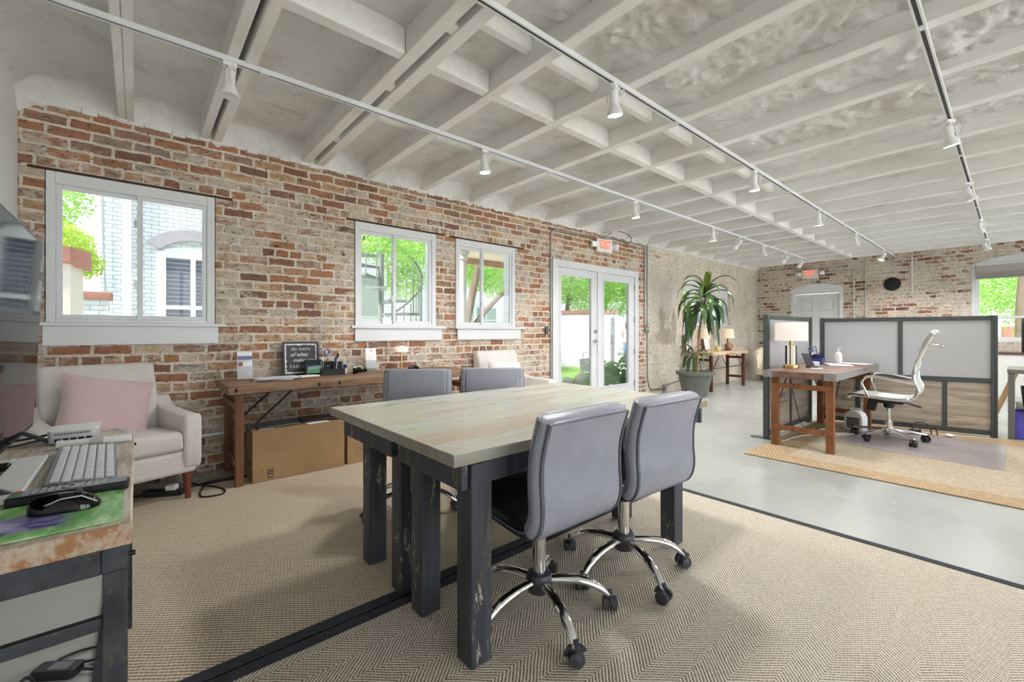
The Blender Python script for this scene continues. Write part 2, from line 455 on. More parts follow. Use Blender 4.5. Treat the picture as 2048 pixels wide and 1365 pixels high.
# ---- windows in the brick wall: sliders with casing, sash, stool and apron
def slider(name, W, mull, apr, stool, casing=(.075,.085,.11,.05)):
    y0, y1, z0, z1 = W[0]+.006, W[1]-.006, W[2], W[3]-.008
    r = struct(name)
    cl, cr_, ct, cb = casing
    iy0, iy1, iz0, iz1 = y0+cl*.62, y1-cr_*.62, z0+cb*.5, z1-ct*.72
    mb = MB()
    mb.box(-.05,.012,y0,iy0,z0,z1); mb.box(-.05,.012,iy1,y1,z0,z1); mb.box(-.05,.0118,iy0,iy1,iz1,z1); mb.box(-.05,.0118,iy0,iy1,z0,iz0)
    mb.box(-.20,-.05,y0-.004,y0+.022,z0,z1); mb.box(-.20,-.05,y1-.022,y1+.004,z0,z1); mb.box(-.20,-.05,y0,y1,z1-.02,z1+.006); mb.box(-.20,-.05,y0,y1,z0,z0+.02)
    mb.build('window_frame', M['white_trim'], r, bevel=.003)
    for k, (a, b, xo) in enumerate(((iy0, mull+.016, -.034), (mull-.016, iy1, -.012))):
        s = .03
        mb = MB(); mb.box(xo-.012,xo+.012,a,a+s,iz0,iz1); mb.box(xo-.012,xo+.012,b-s,b,iz0,iz1); mb.box(xo-.012,xo+.0118,a+s,b-s,iz1-s,iz1); mb.box(xo-.012,xo+.0118,a+s,b-s,iz0,iz0+s)
        sh = mb.build('window_sash', M['white_trim'], r, bevel=.002)
        mb = MB(); mb.box(xo-.004,xo+.002,a+s,b-s,iz0+s,iz1-s); mb.build('window_pane', M['glass'], sh)
    for zz in (z0+.28*(z1-z0), z0+.72*(z1-z0)):
        mb = MB(); mb.box(-.022,.004,mull-.032,mull-.018,zz-.03,zz+.03); mb.cyl((-.004,mull-.03,zz),(.012,mull-.03,zz),.008); mb.build('window_latch', M['steel'], r, bevel=.002)
    mb = MB(); mb.box(-.03,.045,stool[0],stool[1],z0-.024,z0); mb.build('window_sill', M['white_trim'], r, bevel=.003)
    mb = MB(); mb.box(.0,.022,apr[0],apr[1],1.045,z0-.024); mb.build('window_apron_board', M['white_trim'], r, bevel=.003)
    return r
slider('window_1', W1, .015, (-.487,.505), (-.51,.56))
slider('window_2', W2, 2.07, (1.64,2.645), (1.60,2.69))
slider('window_3', W3, 3.24, (2.86,3.858), (2.82,3.93))
# dark strips painted in for the shaded gap over the three windows
for k, W in enumerate((W1,W2,W3)):
    mb = MB(); mb.box(-.2,.004,W[0]-.08,W[1]+(.12 if k != 2 else .16),W[3]-.006,W[3]+.012); mb.build('trim_%d' % (k+2), plain('gap_shade_strip_%d' % k, srgb(70,52,42), .85, var=.2), kind='structure')

# ---- french door
d = struct('door_1')
y0, y1, zt = 4.475, 6.625, 2.185
mb = MB(); mb.box(-.1,.02,y0,y0+.10,0,zt); mb.box(-.1,.02,y1-.10,y1,0,zt); mb.box(-.1,.0198,y0+.1,y1-.1,zt-.10,zt)
mb.box(-.2,-.1,y0-.004,y0+.05,0,zt); mb.box(-.2,-.1,y1-.05,y1+.004,0,zt); mb.box(-.2,-.1,y0,y1,zt-.05,zt+.004); mb.box(-.2,-.02,y0+.05,y1-.05,-.01,.02)
mb.build('door_frame', M['white_trim'], d, bevel=.004)
ym = 5.53; g1 = (4.66,5.36,.26,1.965); g2 = (5.67,6.36,.26,1.965)
for k, (a, b, gg) in enumerate(((y0+.10, ym, g1), (ym, y1-.10, g2))):
    mb = MB(); x0, x1 = -.05, -.006
    mb.box(x0,x1,a+.003,gg[0],.02,zt-.103); mb.box(x0,x1,gg[1],b-.003,.02,zt-.103); mb.box(x0,x1,gg[0],gg[1],.02,gg[2]); mb.box(x0,x1,gg[0],gg[1],gg[3],zt-.103)
    q = .018
    for (p0,p1,p2,p3) in ((gg[0]-q,gg[0]+.004,gg[2]-q,gg[3]+q),(gg[1]-.004,gg[1]+q,gg[2]-q,gg[3]+q),(gg[0],gg[1],gg[3]-.004,gg[3]+q),(gg[0],gg[1],gg[2]-q,gg[2]+.004)):
        mb.box(x1-.002,x1+.01,p0,p1,p2,p3)
    lf = mb.build('door_leaf', M['white_trim'], d, bevel=.003)
    mb = MB(); mb.box(-.03,-.024,gg[0],gg[1],gg[2],gg[3]); mb.build('door_pane', M['glass'], lf)
mb = MB(); mb.box(-.006,.012,ym-.03,ym+.03,.02,zt-.1); mb.build('door_astragal', M['white_trim'], d, bevel=.004)
for nm, zz in (('door_handle',1.0),('door_lock',1.15)):
    mb = MB(); yy = ym-.075; mb.lathe([(.0,.0),(.03,.002),(.032,.01),(.02,.016)], m=Matrix.Rotation(PI/2,4,'Y'), c=(-.006,yy,zz))
    if nm == 'door_handle':
        mb.cyl((0,yy,zz),(.05,yy,zz),.01); mb.tube(spline([(.05,yy,zz),(.052,yy-.05,zz+.006),(.05,yy-.11,zz-.004)]),.008)
    else: mb.cyl((0,yy,zz),(.025,yy,zz),.016)
    mb.build(nm, M['steel'], d)
for yy in (y0+.1, y1-.1):
    for zz in (.25,.8,1.35,1.9):
        mb = MB(); mb.cyl((.008,yy,zz-.05),(.008,yy,zz+.05),.009); mb.box(-.005,.006,yy-.014,yy+.014,zz-.05,zz+.05); mb.build('door_hinge', M['steel'], d)

# ---- two arched windows near the corner
for k, A in enumerate((A1, A2)):
    r = struct('window_%d' % (k+4)); a, b, z0, z1, rise = A
    Wd = b-a; rad = (Wd*Wd/4+rise*rise)/(2*rise); cz = z1+rise-rad; cu = (a+b)/2
    fz = lambda q: cz+math.sqrt(max(0, rad*rad-(q-cu)**2))
    mb = MB(); n = 12
    mb.prism([(a,z1-.1)]+[(b,z1-.1)]+[(b-Wd*i/n, fz(b-Wd*i/n)-.002) for i in range(n+1)], 'x', -.13, -.07)
    mb.box(-.13,-.07,a,a+.06,z0,z1-.1); mb.box(-.13,-.07,b-.06,b,z0,z1-.1); mb.box(-.13,-.07,a+.06,b-.06,z0,z0+.06); mb.box(-.13,-.071,cu-.035,cu+.035,z0,z1-.1)
    mb.build('window_frame', M['white_trim'], r, bevel=.003)
    mb = MB(); mb.box(-.102,-.096,a+.06,b-.06,z0+.06,z1-.1); mb.build('window_pane', M['glass'], r)
    mb = MB(); mb.box(-.2,.03,a+.004,b-.004,z0-.004,z0+.018); mb.build('window_sill', M['white_trim'], r, bevel=.003)
# ---- far arched door
d = struct('door_2'); a, b, _, z1, rise = FD; Wd = b-a; rad = (Wd*Wd/4+rise*rise)/(2*rise); cz = z1+rise-rad; cu = (a+b)/2
fz = lambda q: cz+math.sqrt(max(0, rad*rad-(q-cu)**2))
mb = MB(); n = 14
mb.prism([(a,2.03),(b,2.03)]+[(b-Wd*i/n, fz(b-Wd*i/n)-.002) for i in range(n+1)], 'y', YF-.005, YF+.12)
mb.box(a,a+.07,YF-.005,YF+.12,0,2.03); mb.box(b-.07,b,YF-.005,YF+.12,0,2.03)
mb.build('door_frame', M['white_trim'], d, bevel=.004)
mb = MB(); mb.box(a+.075,b-.075,YF+.04,YF+.085,.005,2.024); lf = mb.build('door_leaf', M['white_trim'], d, bevel=.003)
mb = MB(); pw = (b-a-.15); c0 = a+.075
for q in (.12,.57):
    for z0_, z1_ in ((1.62,1.9),(.95,1.5),(.2,.8)):
        x0 = c0+q*pw; x1 = x0+.31*pw
        for (p0,p1,p2,p3) in ((x0,x0+.02,z0_,z1_),(x1-.02,x1,z0_,z1_),(x0,x1,z0_,z0_+.02),(x0,x1,z1_-.02,z1_)): mb.box(p0,p1,YF+.032,YF+.042,p2,p3)
        mb.box(x0+.04,x1-.04,YF+.034,YF+.042,z0_+.04,z1_-.04)
mb.build('door_panel', M['white_trim'], lf, bevel=.004)
for zz in (.3,1.75):
    mb = MB(); mb.cyl((a+.075,YF+.03,zz-.045),(a+.075,YF+.03,zz+.045),.009); mb.build('door_hinge', M['steel'], d)
# ---- far arched window with roman shade
r = struct('window_6'); a, b, z0, z1, rise = FW; Wd = b-a; rad = (Wd*Wd/4+rise*rise)/(2*rise); cz = z1+rise-rad; cu = (a+b)/2
fz = lambda q: cz+math.sqrt(max(0, rad*rad-(q-cu)**2))
mb = MB(); n = 16; f0, f1 = YF+.01, YF+.1
mb.prism([(a,z1-.02),(b,z1-.02)]+[(b-Wd*i/n, fz(b-Wd*i/n)-.002) for i in range(n+1)], 'y', f0, f1)
mb.box(a,a+.05,f0,f1,z0,z1-.02); mb.box(b-.05,b,f0,f1,z0,z1-.02); mb.box(a+.05,b-.05,f0,f1,z0,z0+.05)
mb.build('window_frame', M['white_trim'], r, bevel=.003)
for (za, zb, yo) in ((z0+.05,1.43,YF+.05),(1.39,z1-.02,YF+.075)):
    mb = MB(); s = .05; mb.box(a+.05,a+.05+s,yo,yo+.03,za,zb); mb.box(b-.05-s,b-.05,yo,yo+.03,za,zb); mb.box(a+.05+s,b-.05-s,yo,yo+.0299,za,za+.04); mb.box(a+.05+s,b-.05-s,yo,yo+.0299,zb-.04,zb)
    sh = mb.build('window_sash', M['white_trim'], r, bevel=.003)
    mb = MB(); mb.box(a+.05+s,b-.05-s,yo+.012,yo+.018,za+.04,zb-.04); mb.build('window_pane', M['glass'], sh)
lin = plain('grey_linen', srgb(178,174,168), .9, var=.07, scale=60)
rs = thing('roman_shade', 'grey linen roman shade folded up at the top of the far arched window', 'shade', (cu, YF-.005, 2.38))
mb = MB(); hw = Wd/2-.06
mb.box(-hw,hw,-.012,.005,-.13,.0)
for i in range(4):
    mb.prism([(.004,-.10-.035*i),(-.02-.006*i,-.135-.035*i),(-.018-.006*i,-.15-.035*i),(.004,-.14-.035*i)], 'x', -hw, hw)
mb.build('shade_fabric', lin, rs, bevel=.004)
mb = MB(); mb.box(-hw,hw,-.015,.012,0,.03); mb.build('headrail', M['white_trim'], rs)
# windows on the unseen right side, so daylight comes in through real openings
for i, W in enumerate(RW):
    r = struct('window_%d' % (i+7)); mb = MB(); a, b, z0, z1, _ = W
    mb.box(XR+.1,XR+.16,a,a+.06,z0,z1); mb.box(XR+.1,XR+.16,b-.06,b,z0,z1); mb.box(XR+.1,XR+.16,a+.06,b-.06,z1-.06,z1); mb.box(XR+.1,XR+.16,a+.06,b-.06,z0,z0+.06); mb.box(XR+.1,XR+.16,(a+b)/2-.03,(a+b)/2+.03,z0+.06,z1-.06)
    mb.build('window_frame', M['white_trim'], r)
    mb = MB(); mb.box(XR+.128,XR+.132,a+.06,b-.06,z0+.06,z1-.06); mb.build('window_pane', M['clear'], r)
# ------------------------------------------------------------------ rugs
def sisal(name, tint, rows=False):
    t = NT(name); v = t.obj(); sep = t.n('SeparateXYZ', None, Vector=v); x, y, _ = sep.outputs
    wob = t.math('MULTIPLY', t.math('SUBTRACT', t.noise(v, 6, 3), .5), .02)
    xw = t.math('ADD', x, wob)
    tri = t.math('PINGPONG', xw, .10)
    rr = t.math('ADD', t.math('MULTIPLY', y, .82), t.math('MULTIPLY', tri, .9))
    if rows: rr = t.math('ADD', t.math('MULTIPLY', y, .62), t.math('MULTIPLY', xw, -.78))
    rib = t.math('SINE', t.math('MULTIPLY', rr, 2*PI/.0135))
    al = t.math('SUBTRACT', t.math('MULTIPLY', y, .9), t.math('MULTIPLY', tri, .82))
    if rows: al = t.math('ADD', t.math('MULTIPLY', y, .78), t.math('MULTIPLY', xw, .62))
    row = t.math('FLOOR', t.math('MULTIPLY', rr, 1/.0135))
    knot = t.math('SINE', t.math('ADD', t.math('MULTIPLY', al, 2*PI/.016), t.math('MULTIPLY', row, 2.4)))
    h = t.math('ADD', t.math('MULTIPLY', t.math('ADD', rib, 1), .36), t.math('MULTIPLY', t.math('ADD', knot, 1), .09))
    nz = t.noise(v, 90, 3, .7)
    hh = t.math('ADD', h, t.math('MULTIPLY', t.math('SUBTRACT', nz, .5), .75))
    col = t.ramp(hh, [(.05,srgb(128,113,95)),(.3,srgb(204,192,174)),(.6,srgb(234,226,212)),(1,srgb(248,243,234))])
    big = t.noise(v, 1.4, 4, .6)
    col = t.mix(1.0, col, t.ramp(big, [(.3,tuple(.92*q for q in tint)),(.7,tint)]), 'MULTIPLY')
    return t.bsdf(col, .95, 0, hh, .6, .004)
M['sisal'] = sisal('woven_sisal', (.90,.885,.86)); M['sisal_tan'] = sisal('woven_sisal_tan', (.86,.80,.71), True)
M['rug_border'] = plain('charcoal_cotton_border', srgb(52,54,62), .9, var=.12, scale=30, bump=.3)
def rug(x0, x1, y0, y1, label, mat, bw=.046):
    r = thing('rug', label, 'rug', (0,0,0))
    mb = MB(); mb.box(x0+bw,x1-bw,y0+bw,y1-bw,.0005,.009); mb.build('rug_weave', mat, r)
    mb = MB(); b = .0115
    def strip(a, c):   # slightly wavy cloth strip
        n = 40
        loops = []
        for i in range(n+1):
            f = i/n; p = Vector(a)*(1-f)+Vector(c)*f; wv = .004*noise.noise(Vector((p.x*4,p.y*4,2)))
            d = (Vector(c)-Vector(a)).normalized(); s = Vector((-d.y,d.x))
            loops.append([(p.x+s.x*(q+wv),p.y+s.y*(q+wv),z) for q, z in ((-bw/2-.002,.0005),(-bw/2,b),(bw/2,b),(bw/2+.002,.0005))])
        mb.loft(loops)
    h = bw/2
    strip((x0+h,y0),(x0+h,y1)); strip((x1-h,y0),(x1-h,y1)); strip((x0,y0+h),(x1,y0+h)); strip((x0,y1-h),(x1,y1-h))
    mb.build('border', M['rug_border'], r, smooth=0)
    return r
rug(.36, 2.592, -.11, 2.945, 'tan sisal rug with charcoal border between brick wall and dining table', M['sisal_tan'])
rug(2.612, 7.4, -.11, 2.985, 'pale chevron sisal rug with charcoal border under the two near office chairs', M['sisal'])

# ------------------------------------------------------------------ conference table
t = NT('weathered_top'); v = t.obj()
g = t.noise(t.mapping(v,(22,1.3,22)), 1, 6, .65, .7); g2 = t.noise(t.mapping(v,(70,4,70)), 1, 3, .6)
pl = t.n('SeparateXYZ', None, Vector=v); xx = t.math('MULTIPLY', pl.outputs[0], 1/.149)
pid = t.n('TexWhiteNoise', {'noise_dimensions':'1D'}, W=t.math('FLOOR', xx)).outputs[0]
edge = t.step(t.math('ABSOLUTE', t.math('SUBTRACT', t.math('FRACT', xx), .5)), .485, .5)
f = t.math('ADD', t.math('MULTIPLY', g, .8), t.math('MULTIPLY', pid, .2))
col = t.ramp(f, [(.3,srgb(158,162,154)),(.45,srgb(186,189,180)),(.58,srgb(176,175,163)),(.72,srgb(156,147,132))])
wear = t.step(t.math('ADD', t.math('MULTIPLY', t.noise(t.mapping(v,(9,1.0,9)), 1, 6, .7, .5), .75), t.math('MULTIPLY', g2, .25)), .47, .60)
nearx = t.step(pl.outputs[0], .1, .62)
col = t.mix(t.math('MULTIPLY', wear, t.math('ADD', .45, t.math('MULTIPLY', nearx, .5))), col, srgb(176,142,106))
dk = t.step(t.noise(t.mapping(v,(14,2.2,14)), 1, 5, .7, .5), .70, .78)
col = t.mix(t.math('MULTIPLY', dk, .6), col, srgb(96,76,58))
col = t.mix(t.math('MULTIPLY', edge, .6), col, srgb(120,112,92))
endg = t.math('GREATER_THAN', t.math('ABSOLUTE', pl.outputs[1]), .8815)
col = t.mix(t.math('MULTIPLY', endg, .6), col, t.ramp(t.noise(t.mapping(v,(30,1,30)), 1, 4, .6), [(.3,srgb(112,106,94)),(.7,srgb(168,162,148))]))
M['tabletop'] = t.bsdf(col, t.ramp(g, [(.3,(.22,.22,.22)),(.7,(.42,.42,.42))]), 0, t.math('SUBTRACT', g2, t.math('MULTIPLY', edge, .6)), .18, .004)
t = NT('black_distressed_wood'); v = t.obj()
g = t.noise(t.mapping(v,(26,26,2)), 1, 6, .65, .4)
col = t.ramp(g, [(.3,srgb(44,46,54)),(.55,srgb(64,67,76)),(.75,srgb(86,88,94))])
wv = t.noise(t.mapping(v,(10,10,1.6)), 1, 5, .6, 1.2)
sc = t.math('SUBTRACT', 1.0, t.step(t.math('ABSOLUTE', t.math('SUBTRACT', wv, .55)), .004, .016))
gate = t.step(t.noise(v, 3.4, 3), .47, .56)
col = t.mix(t.math('MULTIPLY', t.math('MULTIPLY', sc, gate), .85), col, srgb(188,180,164))
wr = t.step(t.noise(t.mapping(v,(16,16,3)), 1, 6, .75), .60, .70)
col = t.mix(t.math('MULTIPLY', wr, .55), col, srgb(128,110,86))
M['black_wood'] = t.bsdf(col, .5, 0, g, .3, .004)
TX, TY = 2.535, 1.655
tb = thing('conference_table', 'large farmhouse table with whitewashed plank top and chunky black legs', 'table', (TX,TY,0))
hx, hy = .595, .883
mb = MB(); mb.box(-hx,hx,-hy,hy,.698,.74); mb.build('tabletop', M['tabletop'], tb, bevel=.004)
for (xa, xb) in ((2.05,2.60),(2.66,3.12)):
    for yy in (.806, 2.46):
        mb = MB(); mb.box(xa-TX,xb-TX,yy-TY,yy+.028-TY,.612,.698); mb.build('apron', M['black_wood'], tb, bevel=.003)
    for xx in (xa, xb-.03):
        mb = MB(); mb.box(xx-TX+(.012 if xx == xa else -.004),xx+.03-TX-(0 if xx == xa else .004),.836-TY,2.458-TY,.618,.697); mb.build('side_rail', M['black_wood'], tb, bevel=.003)
for (lx, ly) in ((2.195,.846),(2.51,.85),(2.70,.845),(3.046,.838),(2.195,2.2),(2.51,2.2),(2.70,2.19),(3.06,2.13)):
    mb = MB(); w_ = .088; q = [random.uniform(-.003,.003) for _ in range(4)]
    mb.loft([[(lx-TX+q[0],ly-TY,.0117),(lx+w_-TX+q[1],ly-TY,.0117),(lx+w_-TX+q[1],ly+w_-TY,.0117),(lx-TX+q[0],ly+w_-TY,.0117)],
             [(lx-TX,ly-TY,.697),(lx+w_-TX,ly-TY,.697),(lx+w_-TX,ly+w_-TY,.697),(lx-TX,ly+w_-TY,.697)]])
    mb.build('leg', M['black_wood'], tb, bevel=.006)

# ------------------------------------------------------------------ task chairs (front is -x)
t = NT('grey_leather'); v = t.obj(); vo = t.n('TexVoronoi', None, Vector=v, Scale=320)
M['grey_leather'] = t.bsdf(t.ramp(t.noise(v, 7, 3), [(.3,srgb(146,148,160)),(.7,srgb(158,160,172))]), .38, 0, vo.outputs[0], .08, .002)
M['black_leather'] = plain('black_leather', srgb(30,32,42), .36, var=.15, bump=.1)
M['seam'] = plain('leather_piping', srgb(104,106,120), .4, var=.05)
def caster(mb, p, ang, r=.027):
    a = Vector((math.cos(ang), math.sin(ang), 0)); s = Vector((-a.y, a.x, 0)); c = Vector(p)
    for k in (-1, 1):
        q = c + s*k*.016
        mb.cyl(q-s*k*.011, q+s*k*.011, r, n=18); mb.cyl(q+s*k*.0105, q+s*k*.0145, r*.72, r*.4, n=14)
    hood = [(c + a*(math.cos(R(w))*r*1.16) + Vector((0,0,math.sin(R(w))*r*1.16))) for w in range(20, 200, 20)]
    for i in range(len(hood)-1): mb.bar(hood[i], hood[i+1], .022, .006, up=s)
    mb.cyl(c+Vector((0,0,r*.6)), c+Vector((0,0,r*1.9)), .009)
    return mb
def task_chair(label, loc, rz, lift=0.0):
    ch = thing('office_chair', label, 'chair', loc, rz, 'grey leather chairs round the table')
    z = lift
    # side path of the shell: from the front of the seat back and up
    path = spline([(-.225,.455+z),(-.19,.475+z),(0,.462+z),(.13,.452+z),(.185,.472+z),(.205,.53+z),(.20,.62+z),(.205,.72+z),(.235,.83+z),(.245,.858+z)], 6)
    def shell(i0, i1, th, wf, tw, name, mat, off=0.0, tail=True):
        loops = []
        P = path[i0:i1+1]; n = len(P)
        for i, p in enumerate(P):
            a = path[max(i0+i-1,0)]; b = path[min(i0+i+1,len(path)-1)]
            d = (b-a).normalized(); nrm = Vector((-d.y, d.x))   # points to the sitter's side
            e = min(i, n-1-i)/4.0; k = 1 if e >= 1 else math.sqrt(max(.02, 1-(1-e)**2))
            wd = wf(i/(n-1)); kk = .55+.45*k
            sec = rrect(wd*(.86+.14*k), th*kk, th*kk*.46, 4)
            loops.append([(p.x+nrm.x*(q[1]+off), q[0], p.y+nrm.y*(q[1]+off)) for q in sec])
        mb = MB(); mb.loft(loops); return mb.build(name, mat, ch, smooth=60)
    n = len(path)-1; k = int(n*.44)
    shell(0, k, .075, lambda f: .45, 0, 'seat', M['black_leather'], .0)
    shell(k-3, n, .062, lambda f: .468-.012*f, 0, 'backrest', M['grey_leather'], 0)
    # inner pads, dark towards the sitter
    shell(k+4, n-2, .02, lambda f: .385, 0, 'back_cushion', M['grey_leather'], .030)
    shell(k-1, n-1, .014, lambda f: .405, 0, 'back_panel', M['grey_leather'], -.029)
    # piping round the outer back panel
    mb = MB(); pts = []
    for i in range(k, n-1):
        a = path[i-1]; b = path[i+1]; d = (b-a).normalized(); nr = Vector((-d.y,d.x)); pts.append(path[i]+nr*-.0345)
    def wy(f): return .212
    L = [(p.x, -wy(0), p.y) for p in pts]; Rr = [(p.x, wy(0), p.y) for p in reversed(pts)]
    mb.tube(fillet(L+Rr, .05, 5), .0045, 6, closed=True)
    for sg in (-1, 1):
        mb.tube([(path[i].x, sg*(.234-.006*(i/n)), path[i].y) for i in range(2, n-1)], .004, 6)
    mb.build('piping', M['seam'], ch)
    mb = MB(); mb.box(-.11,.09,-.09,.09,.405+z,.43+z); mb.cyl((.0,0,.385+z),(.0,0,.41+z),.035); mb.build('seat_plate', M['black_plastic'], ch, bevel=.004)
    mb = MB(); mb.cyl((.07,.05,.398+z),(.09,.2,.39+z),.006); mb.cyl((.09,.2,.39+z),(.093,.235,.387+z),.010); mb.build('lever', M['black_plastic'], ch)
    mb = MB(); mb.cyl((0,0,.15),(0,0,.39+z),.027,n=24); mb.build('gas_column', M['chrome'], ch)
    mb = MB(); mb.lathe([(.028,.105),(.05,.108),(.054,.125),(.052,.16),(.046,.176),(.028,.18)], n=28); mb.build('hub', M['dark_plastic'], ch)
    for i in range(5):
        a = R(36+72*i+18); u = Vector((math.cos(a), math.sin(a), 0))
        pts = [u*.045+Vector((0,0,.148)), u*.12+Vector((0,0,.145)), u*.19+Vector((0,0,.132)), u*.245+Vector((0,0,.105)), u*.278+Vector((0,0,.075)), u*.288+Vector((0,0,.058))]
        pts = spline(pts, 5)
        mb = MB(); mb.tube(pts, [.019+.004*math.sin(PI*j/(len(pts)-1)) - .006*(j/(len(pts)-1)) for j in range(len(pts))], 12, flat=.8)
        lg = mb.build('leg', M['chrome'], ch)
        mb = MB(); caster(mb, u*.288+Vector((0,0,.0385)), a+R(random.uniform(-140,140))); mb.build('caster', M['dark_plastic'], lg)
    return ch
task_chair('near grey leather office chair with chrome base at the front corner of the big table', (3.062,1.222,0), R(-1))
task_chair('second near grey leather office chair, between its neighbour and the concrete floor', (3.085,1.765,0), R(-3))
task_chair('grey leather office chair across the table, in front of the console table lamp', (1.82,1.31,0), R(141), .02)
task_chair('grey leather office chair across the table, in front of the second armchair', (1.98,1.83,0), R(141), .012)

# ------------------------------------------------------------------ armchairs (front is +x)
t = NT('cream_upholstery'); v = t.obj(); wv = t.n('TexWave', {'wave_type':'BANDS'}, Vector=v, Scale=160, Distortion=1.5)
M['cream'] = t.bsdf(t.ramp(t.noise(v, 8, 3), [(.3,srgb(208,203,198)),(.7,srgb(216,212,207))]), .85, 0, wv.outputs[0], .08, .002, Sheen_Weight=.2)
M['cherry'] = wood('cherry_wood', [(.3,srgb(84,36,22)),(.7,srgb(132,66,40))], 'z')
def rbox(mb, x0,x1,y0,y1,z0,z1):
    mb.box(x0,x1,y0,y1,z0,z1)
def armchair(label, loc, rz, W=.70):
    a = thing('armchair', label, 'armchair', loc, rz)
    h = W/2
    mb = MB(); mb.box(-.30,.325,-h+.02,h-.02,.17,.33); mb.build('base', M['cream'], a, bevel=.03, seg=4, smooth=60)
    mb = MB(); mb.prism([(-.22,.32),(.335,.33),(.345,.36),(.335,.445),(.30,.46),(-.22,.435)], 'y', -h+.105, h-.105); mb.build('seat_cushion', M['cream'], a, bevel=.025, seg=4, smooth=60)
    mb = MB(); mb.prism([(-.27,.30),(-.15,.30),(-.155,.50),(-.20,.72),(-.255,.885),(-.285,.905),(-.35,.89),(-.355,.85),(-.33,.55)], 'y', -h+.09, h-.09); mb.build('backrest', M['cream'], a, bevel=.03, seg=5, smooth=60)
    for s in (-1, 1):
        mb = MB(); mb.prism([(-.29,.2),(.325,.2),(.345,.26),(.345,.548),(.33,.566),(.1,.568),(-.10,.575),(-.18,.60),(-.25,.66),(-.29,.6)], 'y', s*h-(.105 if s > 0 else 0), s*h+(0 if s > 0 else .105))
        mb.build('arm', M['cream'], a, bevel=.022, seg=4, smooth=60)
    for sx, sy in ((.28,h-.07),(.28,-h+.07),(-.24,h-.07),(-.24,-h+.07)):
        mb = MB(); mb.cyl((sx,sy,.18),(sx+(.02 if sx > 0 else -.03),sy,.0),.026,.016,n=16); mb.build('leg', M['cherry'], a)
    return a
AC1 = (.42,-.125,.0117); AC2 = (.40,3.36,.0117)
armchair('cream upholstered armchair with pink pillow in the brick corner', AC1, R(15), .78)
armchair('cream upholstered armchair behind the far office chairs, beneath the third window', AC2, R(0), .80)
def pillow_mesh(w, h, d):
    mb = MB(); n = 18; top = []; bot = []
    for j in range(n+1):
        rt, rb = [], []
        for i in range(n+1):
            u, v_ = 2*i/n-1, 2*j/n-1
            pin = 1-.07*(1-abs(u)**1.5)*abs(v_)**3 ; pin2 = 1-.07*(1-abs(v_)**1.5)*abs(u)**3
            th = d/2*((1-u**4)*(1-v_**4))**.55*(1+.08*noise.noise(Vector((u*2,v_*2,w))))
            rt.append(mb.bm.verts.new((u*w/2*pin2, th, v_*h/2*pin)))
            rb.append(mb.bm.verts.new((u*w/2*pin2, -th, v_*h/2*pin)))
        top.append(rt); bot.append(rb)
    for g, fl in ((top,0),(bot,1)):
        for j in range(n):
            for i in range(n):
                q = (g[j][i],g[j][i+1],g[j+1][i+1],g[j+1][i]); mb.bm.faces.new(q if fl else q[::-1])
    bmesh.ops.remove_doubles(mb.bm, verts=mb.bm.verts, dist=1e-5)
    return mb
t = NT('pink_velvet'); v = t.obj(); sep = t.n('SeparateXYZ', None, Vector=v)
q1 = t.math('SINE', t.math('MULTIPLY', t.math('ADD', sep.outputs[0], sep.outputs[2]), 420)); q2 = t.math('SINE', t.math('MULTIPLY', t.math('SUBTRACT', sep.outputs[0], sep.outputs[2]), 420))
qq = t.math('MULTIPLY', q1, q2)
M['pink'] = t.bsdf(t.ramp(qq, [(0,srgb(205,178,176)),(1,srgb(216,190,188))]), .7, 0, qq, .15, .002, Sheen_Weight=.5)
o = pillow_mesh(.50,.43,.17).build('throw_pillow', M['pink'], None, 60, loc=(.345,-.155,.625), rot=(R(-17),R(13),R(90+22)))
tag(o, 'dusty pink quilted throw pillow on the corner armchair', 'pillow')
o = pillow_mesh(.5,.34,.15).build('throw_pillow', plain('blush_cotton', srgb(228,214,208), .85, var=.03), None, 60, loc=(.41,3.26,.635), rot=(R(-14),R(7),R(90)))
tag(o, 'pale blush throw pillow on the armchair beneath the third window', 'pillow')

# ------------------------------------------------------------------ console tables and desk: folding-leg worktables
def rustic(name, ax, lo=(66,48,36), hi=(150,120,92), mid=(112,86,64)):
    return wood(name, [(.3,srgb(*lo)),(.42,srgb(*mid)),(.58,srgb(*hi)),(.72,srgb(*mid))], ax, 1, .6)
M['rustic_y'] = rustic('rustic_plank', 'y'); M['rustic_x'] = rustic('rustic_plank_end', 'x')
M['red_wood'] = wood('red_brown_leg', [(.3,srgb(78,46,30)),(.55,srgb(126,80,52)),(.75,srgb(152,104,70))], 'z')
M['red_wood_x'] = wood('red_brown_rail', [(.3,srgb(78,46,30)),(.55,srgb(126,80,52)),(.75,srgb(152,104,70))], 'x')
M['iron'] = plain('black_iron', srgb(40,40,42), .5, .6, var=.15)
M['zinc'] = plain('worn_zinc_strap', srgb(150,150,146), .45, .6, var=.25, scale=18, bump=.3)
